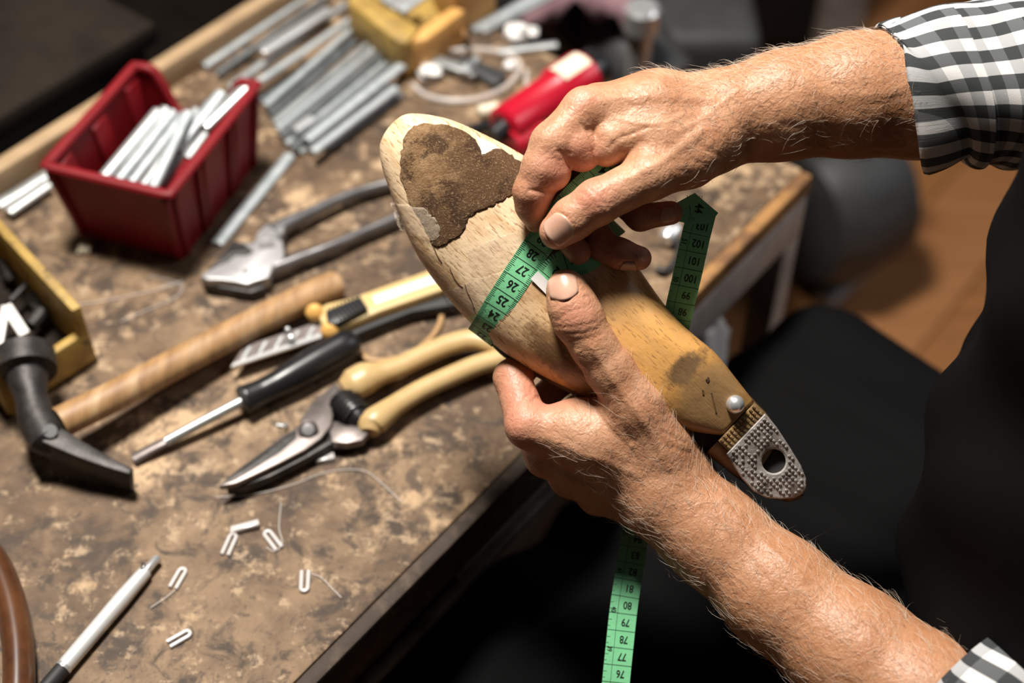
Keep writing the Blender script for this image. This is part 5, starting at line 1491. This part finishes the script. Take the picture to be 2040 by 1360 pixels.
L_gr = [
    ([(1108, 640, 80), (1140, 618, 90), (1176, 612, 84)], 0.07, 0.05), ([(1104, 652, 78), (1144, 650, 90), (1190, 640, 82)], 0.08, 0.05),
    ([(1112, 664, 76), (1150, 664, 86), (1196, 654, 76)], 0.07, 0.05), ([(1124, 676, 70), (1158, 676, 80), (1200, 664, 70)], 0.07, 0.04),
    ([(1060, 800, -10), (1072, 792, -30), (1086, 792, -36)], 0.10, 0.12), ([(1030, 800, -24), (1054, 786, -42), (1060, 770, -66)], 0.10, 0.06),
    # tendons along the thumb, snuff box, wrist folds
    ([(1180, 690, 72), (1230, 770, 66), (1296, 860, 44), (1330, 930, 28)], 0.22, -0.14), ([(1150, 700, 70), (1180, 780, 40), (1210, 840, 26), (1260, 890, 24)], 0.16, -0.08),
    ([(1170, 760, 50), (1200, 830, 24), (1250, 880, 20)], 0.30, 0.10), ([(1090, 870, -4), (1170, 905, 10), (1270, 945, 20)], 0.25, -0.08),
    ([(1270, 780, 52), (1330, 850, 30)], 0.14, 0.06), ([(1300, 800, 40), (1345, 860, 14)], 0.12, 0.06), ([(1320, 860, 28), (1362, 880, -10)], 0.12, 0.07), ([(1330, 888, 22), (1372, 900, -20)], 0.12, 0.07),
    ([(1100, 920, -52), (1160, 950, -76), (1230, 980, -50)], 0.3, 0.10), ([(1110, 940, -80), (1180, 970, -100)], 0.2, -0.06),
    ([(1440, 1000, 40), (1500, 1060, 60), (1600, 1150, 100)], 0.22, -0.10), ([(1420, 960, 14), (1480, 1010, 36), (1540, 1060, 60)], 0.14, -0.08),
    ([(1400, 1020, 46), (1470, 1090, 60), (1560, 1190, 100)], 0.3, 0.05),
    ([(1216, 800, 48), (1204, 840, 26), (1230, 870, 26)], 0.1, 0.05), ([(1240, 790, 56), (1236, 840, 34), (1260, 876, 30)], 0.1, 0.05),
]
def dp(p): return S(*p)
nails = []
def add_nail(side, base, tip, nrm, L, Wd): nails.append((side, dp(base), dp(tip), np.array(nrm, float), L, Wd))
add_nail('R', (1113, 456, 118), (1090, 474, 112), (0.02, 0.10, 1.0), 1.5, 1.62)
add_nail('R', (1252, 530, 30), (1284, 533, 34), (0.0, -1.0, 0.35), 0.9, 0.95)
add_nail('R', (1330, 430, 14), (1350, 427, 14), (0.15, -0.5, 0.9), 0.85, 0.85)
add_nail('L', (1121, 571, 82), (1117, 545, 78), (-0.10, 0.15, 1.0), 1.50, 1.60)

def nail_rim(Nd, rim_w=0.07, dep=0.05):
    side, c, tp, nr, L, Wd = Nd
    d = tp - c; d /= np.linalg.norm(d); nr = nr - d * (nr @ d); nr /= np.linalg.norm(nr); sd = np.cross(d, nr)
    pts = []
    for a in np.linspace(math.pi * 0.08, math.pi * 0.92, 9):
        pts.append(c + sd * math.cos(a) * Wd / 2 * 1.05 - d * (math.sin(a) ** 0.7) * L / 2 * 1.05)
    pts = [c + sd * Wd / 2 * 1.02 + d * L / 2 * .8] + pts + [c - sd * Wd / 2 * 1.02 + d * L / 2 * .8]
    return pts, nr
def bounds(base, fingers):
    P = np.array([S(*p[:3]) for ch_ in base for p in ch_] + [S(*p[:3]) for f in fingers for p in f['n']])
    R = max(p[3] for ch_ in base for p in ch_) * PXC
    return P.min(0) - np.array([2, R + .6, R + .6]), P.max(0) + np.array([0.5, R + .6, R + .6])
VOX = 0.09
Rf = [R_thumb, R_index, R_web, R_mid, R_ring, R_pink]; Lf = [L_thumb, L_index, L_mid, L_ring, L_pink]
parts, fields = [], {}
for side, base, fing, gr, reds, tan in (
        ('R', R_base, Rf, R_gr, [(1185, 400, 130, 40), (1100, 345, 100, 50), (1160, 310, 100, 40), (1160, 500, 40, 40), (1270, 515, 30, 60), (1060, 400, 60, 40), (1160, 190, 100, 30), (1100, 470, 100, 30), (1330, 425, 0, 50)], (S(1300, 250, 40), S(1600, 200, 0))),
        ('L', L_base, Lf, L_gr, [(1030, 770, -60, 60), (1100, 790, -40, 50), (1145, 625, 80, 40), (1030, 850, -20, 40), (1120, 550, 60, 30), (1090, 910, -60, 40)], (S(1200, 860, 0), S(1500, 1130, 0)))):
    lo, hi = bounds(base, fing)
    Fd, H = arm(base, fing, [], gr, (lo, hi), VOX, 0.4)
    for Nd in nails:
        if Nd[0] != side: continue
        pts, nr = nail_rim(Nd)
        on = Fd.onto(H, np.array(pts), nr, 1.2)
        Fd.groove(H, list(on), 0.06, 0.055)
    V, Q = surface_nets(H, Fd.lo, Fd.vox)
    T = tint_of(V, reds, tan)
    fields[side] = (Fd, H, V, Q); parts.append((V, Q, T))

# torso and upper arms under the clothes, same body
def w2l(p): return (np.asarray(p, float) - np.array(ORG)) @ ROT * 100.0
TA = Vector((0.41, 0.47, 0))         # axis of the trunk
tor = Field(w2l(np.array([0.0, 0, 0])) * 0 - 1, np.zeros(3), 1) if False else None
bz0 = np.array([-0.15, -0.12, 0.50]) * 100; bz1 = np.array([0.95, 0.98, 1.42]) * 100
TF = Field(bz0, bz1, 1.6)
F = np.full(TF.n, 20.0, np.float32)
def wl(a, b, ra, rb, k=6.0):
    global F
    a, b = np.array(a) * 100, np.array(b) * 100
    X = TF.ax[0][:, None, None]; Y = TF.ax[1][None, :, None]; Z = TF.ax[2][None, None, :]
    d, t = TF.seg(X, Y, Z, a, b); F = smin(F, d - (ra + (rb - ra) * t), k)
elR = to_world(S(2120, 160, -110)); elR2 = elR + np.array([0.10, 0.0, 0.0]); elL = to_world(S(1960, 1490, 185)); elL2 = elL + np.array([0.07, -0.03, 0.0])
shR = np.array(TA + A0 * 0.17 + Vector((0, 0, 1.24))); shL = np.array(TA - A0 * 0.14 - N0 * 0.05 + Vector((0, 0, 1.15)))
wl(elR, elR2, 3.4, 4.4); wl(elR2, shR, 4.2, 5.5); wl(elL, elL2, 3.3, 4.2); wl(elL2, shL, 4.2, 5.5)
wl(shR, shL, 6.5, 6.5)
for q in (-0.07, 0.07):
    wl(np.array(TA + A0 * q + Vector((0, 0, 0.60))), np.array(TA + A0 * q + Vector((0, 0, 1.2))), 9.5, 10.0)
Vt, Qt = surface_nets(F, TF.lo, TF.vox)
Vs, Qs = surface_nets(F - 1.1, TF.lo, TF.vox)
Vs = Vs / 100.0
Vt = w2l(Vt / 100.0)
Tt = np.zeros((len(Vt), 4), np.float32); Tt[:, 3] = 1; Tt[:, 1] = 1
parts.append((Vt, Qt, Tt))
person = thing('person', (TA.x, TA.y, 0), 'person in a black apron and gingham shirt measuring the shoe last with both hands', 'person')
allV = np.concatenate([p[0] for p in parts]); off = np.cumsum([0] + [len(p[0]) for p in parts[:-1]])
allQ = np.concatenate([p[1] + o for p, o in zip(parts, off)]); allT = np.concatenate([p[2] for p in parts])
me = bpy.data.meshes.new('body')
Wv = to_world(allV)
me.vertices.add(len(Wv)); me.vertices.foreach_set('co', Wv.astype(np.float32).ravel())
me.loops.add(allQ.size); me.loops.foreach_set('vertex_index', allQ.astype(np.int32).ravel())
me.polygons.add(len(allQ)); me.polygons.foreach_set('loop_start', np.arange(0, allQ.size, 4, dtype=np.int32)); 
me.update(calc_edges=True); me.validate()
ca = me.color_attributes.new('tint', 'FLOAT_COLOR', 'POINT'); ca.data.foreach_set('color', allT.ravel())
body = link('body', me, 'skin', person)

# nails
for Nd in nails:
    side, c, tp, nr, L, Wd = Nd
    Fd, H, V, Q = fields[side]
    d = tp - c; d /= np.linalg.norm(d); nr = nr - d * (nr @ d); nr /= np.linalg.norm(nr); sd = np.cross(d, nr)
    nu, nv = 13, 13; P = np.zeros((nu, nv, 3))
    for i in range(nu):
        for j in range(nv):
            y = (j / (nv - 1)) * 2 - 1; x = (i / (nu - 1)) * 2 - 1
            # rounded at the root, gently rounded at the free edge
            xr = x * (1 - 0.10 * max(0, y) ** 4) * (1 - 0.30 * max(0, -y) ** 5)
            yy = y - 0.20 * x * x * (1 if y > 0.0 else 0) * max(0, y) + 0.22 * x * x * max(0, -y)
            P[i, j] = c + sd * xr * Wd / 2 + d * yy * L / 2
    Pn = Fd.onto(H, P, nr, 1.4)
    # keep the plate smooth: fit one curved plate to the finger
    hh = ((Pn - P) @ nr).ravel(); ok = ~Fd.miss.ravel()
    xx, yy_ = np.meshgrid(np.linspace(-1, 1, nu), np.linspace(-1, 1, nv), indexing='ij'); xx = xx.ravel(); yy_ = yy_.ravel()
    ok &= hh > np.percentile(hh[ok], 12)
    A_ = np.stack([np.ones_like(xx), xx, yy_, xx * xx, xx * yy_, yy_ * yy_], 1)
    co, *_r = np.linalg.lstsq(A_[ok], hh[ok], rcond=None)
    Pn = P + nr * (A_ @ co).reshape(nu, nv)[..., None]
    Pn = Pn + nr * 0.075
    vs = list(Pn.reshape(-1, 3)) + list((Pn - nr * 0.13).reshape(-1, 3)); k = nu * nv; fs = []
    for i in range(nu - 1):
        for j in range(nv - 1):
            a = i * nv + j; fs.append((a, a + nv, a + nv + 1, a + 1)); fs.append((k + a, k + a + 1, k + a + nv + 1, k + a + nv))
    rimx = [i * nv for i in range(nu)] + [(nu - 1) * nv + j for j in range(1, nv)] + [i * nv + nv - 1 for i in range(nu - 2, -1, -1)] + [j for j in range(nv - 2, 0, -1)]
    for a, b in zip(rimx, rimx[1:] + rimx[:1]): fs.append((a, b, k + b, k + a))
    mm = mesh_from(to_world(vs), fs); bb = bmesh.new(); bb.from_mesh(mm); bmesh.ops.recalc_face_normals(bb, faces=bb.faces); bb.to_mesh(mm); bb.free()
    link('fingernail', mm, 'nail', body)

# hair on the arms
def hairs(side, axis_a, axis_b, n, sel, material, lmin, lmax, rad, seed, spread=0.5):
    Fd, H, V, Q = fields[side]; rr = np.random.default_rng(seed)
    C_ = V[Q].mean(1); N_ = np.cross(V[Q[:, 2]] - V[Q[:, 0]], V[Q[:, 3]] - V[Q[:, 1]]); N_ /= np.linalg.norm(N_, axis=1)[:, None] + 1e-9
    w_ = sel(C_, N_); w_ = w_ / w_.sum()
    pick = rr.choice(len(Q), n, p=w_)
    ax = axis_b - axis_a; ax /= np.linalg.norm(ax)
    vs, fs = [], []
    for q in pick:
        p = C_[q] + rr.normal(0, 0.05, 3); nn_ = N_[q]
        side_v = np.cross(nn_, ax); side_v /= np.linalg.norm(side_v) + 1e-9
        d = -ax * 0.8 + side_v * rr.normal(0.35, spread) + rr.normal(0, 0.15, 3); d -= nn_ * (d @ nn_); d /= np.linalg.norm(d)
        L = rr.uniform(lmin, lmax); lift = rr.uniform(0.25, 0.7); curl = rr.normal(0, 0.55)
        sv = np.cross(nn_, d); pts = []
        for u in np.linspace(0, 1, 5):
            pts.append(p - nn_ * 0.03 + d * L * u * (1 - 0.15 * u) + nn_ * L * lift * (u - 0.75 * u * u) + sv * curl * L * u * u)
        k = len(vs)
        for m_i, u in enumerate(np.linspace(0, 1, 5)):
            r_ = rad * (1 - 0.85 * u)
            for a in (0, 2.094, 4.189): vs.append(pts[m_i] + (sv * math.cos(a) + nn_ * math.sin(a)) * r_)
        for m_i in range(4):
            for j in range(3): fs.append((k + m_i * 3 + j, k + m_i * 3 + (j + 1) % 3, k + m_i * 3 + 3 + (j + 1) % 3, k + m_i * 3 + 3 + j))
    o = link('arm_hair', mesh_from(to_world(vs), fs), material, body); o['kind'] = 'stuff'
def sel_R(C_, N_):
    a, b = S(1260, 250, 40), S(1480, 235, 0)
    ax = S(1800, 185, -50) - S(1260, 235, 20); L = np.linalg.norm(ax); ax /= L; t = ((C_ - S(1260, 235, 20)) @ ax) / L
    return np.clip((t + 0.02) * 4, 0, 1) * (t < 1.0) * (0.15 + np.clip(N_[:, 2] * 0.7 + N_[:, 1] * 0.6 + 0.2, 0, 1))
def sel_L(C_, N_):
    p0 = S(1120, 860, 0); ax = S(1880, 1400, 110) - p0; L = np.linalg.norm(ax); ax /= L; t = ((C_ - p0) @ ax) / L
    return np.clip(t * 5 + 0.1, 0, 1) * (t < 1.0) * (0.15 + np.clip(N_[:, 2] * 0.8 + 0.2, 0, 1)) * (np.linalg.norm(C_ - S(1170, 680, 40), axis=1) > 2.4)
def sel_idx(C_, N_):
    return np.exp(-(np.linalg.norm(C_ - S(1072, 285, 90), axis=1) / 1.3) ** 2) * (N_[:, 0] < -0.1) + 1e-12
def sel_idxL(C_, N_):
    return np.exp(-(np.linalg.norm(C_ - S(985, 800, -70), axis=1) / 1.3) ** 2) * (N_[:, 0] < -0.2) + 1e-12
aR, bR = S(1300, 230, 20), S(1800, 185, -50); aL, bL = S(1100, 860, 0), S(1700, 1300, 60)
hairs('R', aR, bR, 1300, sel_R, 'hair_pale', 0.6, 1.5, 0.0080, 1)
hairs('R', aR, bR, 1100, sel_R, 'hair_dark', 0.4, 1.1, 0.0065, 2)
hairs('L', aL, bL, 1700, sel_L, 'hair_pale', 0.7, 1.7, 0.0080, 3, 0.35)
hairs('L', aL, bL, 900, sel_L, 'hair_dark', 0.5, 1.2, 0.006, 4, 0.35)
hairs('R', aR, bR, 60, sel_idx, 'hair_dark', 0.4, 0.9, 0.006, 5)
hairs('L', aL, bL, 50, sel_idxL, 'hair_dark', 0.4, 0.9, 0.006, 6)

# shirt sleeves, rolled up to the middle of the forearm
def sleeve(name, nodes, gap, fold_seed, checks, twist=0.0, tilt=0.0):
    rr = np.random.default_rng(fold_seed)
    C_ = spline(np.array([list(S(*p[:3])) + [p[3] * PXC] for p in nodes]), 70)
    n = len(C_); m = 72; vs, uv, fs = [], [], []
    Lacc = 0; prev = None; rows = []
    phs = rr.uniform(0, 6.28, 6)
    ref = np.array([0.1, 1.0, 0.2])
    for i in range(n):
        p = C_[i, :3]; d = C_[min(i + 1, n - 1), :3] - C_[max(i - 1, 0), :3]; d /= np.linalg.norm(d)
        if prev is not None: Lacc += np.linalg.norm(p - prev)
        prev = p
        s1 = ref - d * (ref @ d); s1 /= np.linalg.norm(s1); s2 = np.cross(d, s1)
        row = []
        for j in range(m + 1):
            a = 2 * math.pi * j / m
            r_ = C_[i, 3] * (1 + 0.035 * math.sin(3 * a + phs[0] + Lacc * 0.5) + 0.02 * math.sin(5 * a + phs[1] - Lacc * 0.8) + 0.018 * math.sin(Lacc * 1.7 + phs[2] + 2 * math.sin(a)))
            row.append((p - d * tilt * (math.cos(a) - 0.2) * max(0, 1 - Lacc / 5.0) + (s1 * math.cos(a) + s2 * math.sin(a)) * r_, Lacc / checks[0] + 0.06 * math.sin(2 * a), j / m * checks[1] + twist * Lacc + 0.05 * math.sin(Lacc)))
        rows.append(row)
    # turned-in hem at the cuff
    def ringpts(k, sc2): c_ = C_[k, :3]; return [((q[0] - c_) * sc2 + c_, q[1] - 0.1, q[2]) for q in rows[k]]
    rows = [ringpts(2, 0.93), ringpts(0, 0.96)] + rows
    for row in rows:
        for q in row: vs.append(q[0]); uv.append((q[1], q[2]))
    for i in range(len(rows) - 1):
        for j in range(m):
            a = i * (m + 1) + j; fs.append((a, a + 1, a + m + 2, a + m + 1))
    mm = mesh_from(to_world(vs), fs); ul = mm.uv_layers.new(name='UVMap'); li = np.zeros(len(mm.loops), int); mm.loops.foreach_get('vertex_index', li)
    ul.data.foreach_set('uv', np.array(uv)[li].ravel())
    o = link(name, mm, 'gingham', person); md = o.modifiers.new('cloth', 'SOLIDIFY'); md.thickness = 0.0012; md.offset = 1
    o['label'] = 'black and white gingham sleeve, rolled up'
    return o
sleeve('sleeve', [(1842, 188, -60, 140), (1880, 178, -66, 152), (1950, 170, -80, 166), (2040, 160, -95, 176), (2160, 150, -120, 180), (2300, 130, -150, 176)], 1, 3, (1.5, 18), tilt=1.6)
sleeve('sleeve', [(1912, 1352, 132, 140), (1950, 1390, 155, 152), (2010, 1450, 180, 162), (2090, 1530, 210, 166)], 1, 5, (1.5, 18))
# turned-up cuff bands
sleeve('cuff', [(1806, 186, -58, 137), (1812, 186, -58, 142), (1842, 182, -61, 146), (1900, 177, -68, 160)], 1, 9, (1.5, 18), tilt=2.2)

# shirt on shoulders and upper arms
ok = np.ones(len(Vs), bool)
for e0, e1 in ((elR, elR2), (elL, elL2)):
    dv = (e1 - e0) / np.linalg.norm(e1 - e0); q = Vs - e0
    ok &= ~((np.linalg.norm(q, axis=1) < 0.085) & (q @ dv < 0.03))
me = bpy.data.meshes.new('shirt'); me.from_pydata(Vs.tolist(), [], Qs[ok[Qs].all(1)].tolist()); me.update()
bm = bmesh.new(); bm.from_mesh(me); bmesh.ops.delete(bm, geom=[v for v in bm.verts if not v.link_faces], context='VERTS')
uvl = bm.loops.layers.uv.new('UVMap')
for fc in bm.faces:
    for lp in fc.loops:
        c_ = lp.vert.co; lp[uvl].uv = ((c_.x * A0.x + c_.y * A0.y + 0.6 * (c_.x * N0.x + c_.y * N0.y)) / 0.015, c_.z / 0.015)
bm.to_mesh(me); bm.free()
link('shirt', me, 'gingham', person)

# apron and trousers
AF = Field(np.array([-0.25, -0.15, 0.42]) * 100, np.array([1.05, 1.15, 1.30]) * 100, 1.0)
F = np.full(AF.n, 20.0, np.float32); TF = AF
Z3 = lambda v, z: (v.x, v.y, z)
for q in (-0.05, 0.0, 0.06):
    wl(Z3(TA + A0 * q, 0.60), Z3(TA + A0 * q + N0 * 0.02, 0.85), 12.5, 12.5); wl(Z3(TA + A0 * q + N0 * 0.02, 0.85), Z3(TA + A0 * (q + 0.03) + N0 * 0.06, 1.18), 12.5, 11.5)
hipR, hipL = TA + A0 * 0.09, TA - A0 * 0.09
knR = BN(0.79, 0.29, 0); knL = BN(0.35, 0.36, 0)
wl(Z3(hipR, 0.575), Z3(knR, 0.585), 9.0, 7.0, 8.0); wl(Z3(hipL, 0.575), Z3(knL, 0.575), 9.0, 7.0, 8.0)
for u in (0.25, 0.5, 0.75):
    wl(Z3(hipR.lerp(hipL, u), 0.57), Z3(knR.lerp(knL, u), 0.56), 5.5, 5.5, 8.0)
# folds in the cloth
X = AF.ax[0][:, None, None]; Y = AF.ax[1][None, :, None]; Z = AF.ax[2][None, None, :]
ca_ = (X * A0.x + Y * A0.y); cn_ = (X * N0.x + Y * N0.y)
F = F + 0.55 * np.sin(ca_ * 0.42 + 0.35 * np.sin(cn_ * 0.16)) * np.exp(-((Z - 62) / 14.0) ** 2) + 0.35 * np.sin(Z * 0.55 + ca_ * 0.22) + 0.25 * np.sin(ca_ * 0.9 + Z * 0.4)
V, Q = surface_nets(F.astype(np.float32), AF.lo, AF.vox)
keep = V[:, 2] > 46.5
Qk = Q[keep[Q].all(1)]
me = bpy.data.meshes.new('apron')
me.from_pydata((V / 100.0).tolist(), [], Qk.tolist()); me.update()
bm = bmesh.new(); bm.from_mesh(me); bmesh.ops.delete(bm, geom=[v for v in bm.verts if not v.link_faces], context='VERTS'); bm.to_mesh(me); bm.free()
ap = link('apron', me, 'black_cloth', person); ap['label'] = 'black cloth apron over chest and lap'
mbt = MB()
for kn_, hp_ in ((knR, hipR), (knL, hipL)):
    ft = kn_ + N0 * 0.02
    mbt.tube([Vector(Z3(hp_, 0.54)), Vector(Z3(hp_.lerp(kn_, 0.5), 0.54)), Vector(Z3(kn_ - N0 * 0.03, 0.53)), Vector(Z3(kn_ - N0 * 0.005, 0.46)), Vector(Z3(ft - N0 * 0.02, 0.30)), Vector(Z3(ft - N0 * 0.03, 0.07))], [0.08, 0.075, 0.062, 0.062, 0.055, 0.055], 20, up=(0.3, 0.2, 1))
mbt.build('trousers', 'trouser_cloth', person, smooth=True)
mbt = MB()
for kn_ in (knR, knL):
    ft = kn_ - N0 * 0.01
    mbt.tube([Vector(Z3(ft - N0 * 0.09, 0.045)), Vector(Z3(ft - N0 * 0.04, 0.055)), Vector(Z3(ft + N0 * 0.05, 0.045)), Vector(Z3(ft + N0 * 0.13, 0.035)), Vector(Z3(ft + N0 * 0.16, 0.028))], [0.035, 0.044, 0.042, 0.034, 0.018], 16, up=(0, 0, 1))
mbt.build('shoes', 'black_plastic', person, smooth=True)
# white rag on the knee
rr = np.random.default_rng(4); vs, fs = [], []
rg0 = at(1402, 650, 0.655)
for i in range(16):
    for j in range(16):
        x, y = i / 15 - .5, j / 15 - .5
        vs.append((rg0.x + x * 0.045 + y * 0.01, rg0.y + y * 0.05, 0.668 + 0.008 * math.sin(i * .8 + 1) * math.sin(j * .7) - 0.10 * (x * x + y * y)))
for i in range(15):
    for j in range(15): fs.append((i * 16 + j, (i + 1) * 16 + j, (i + 1) * 16 + j + 1, i * 16 + j + 1))
o = link('rag', mesh_from(vs, fs), 'white_plastic'); md = o.modifiers.new('s', 'SOLIDIFY'); md.thickness = 0.002
tag(o, 'small white rag on the apron, behind the hanging tape', 'rag')
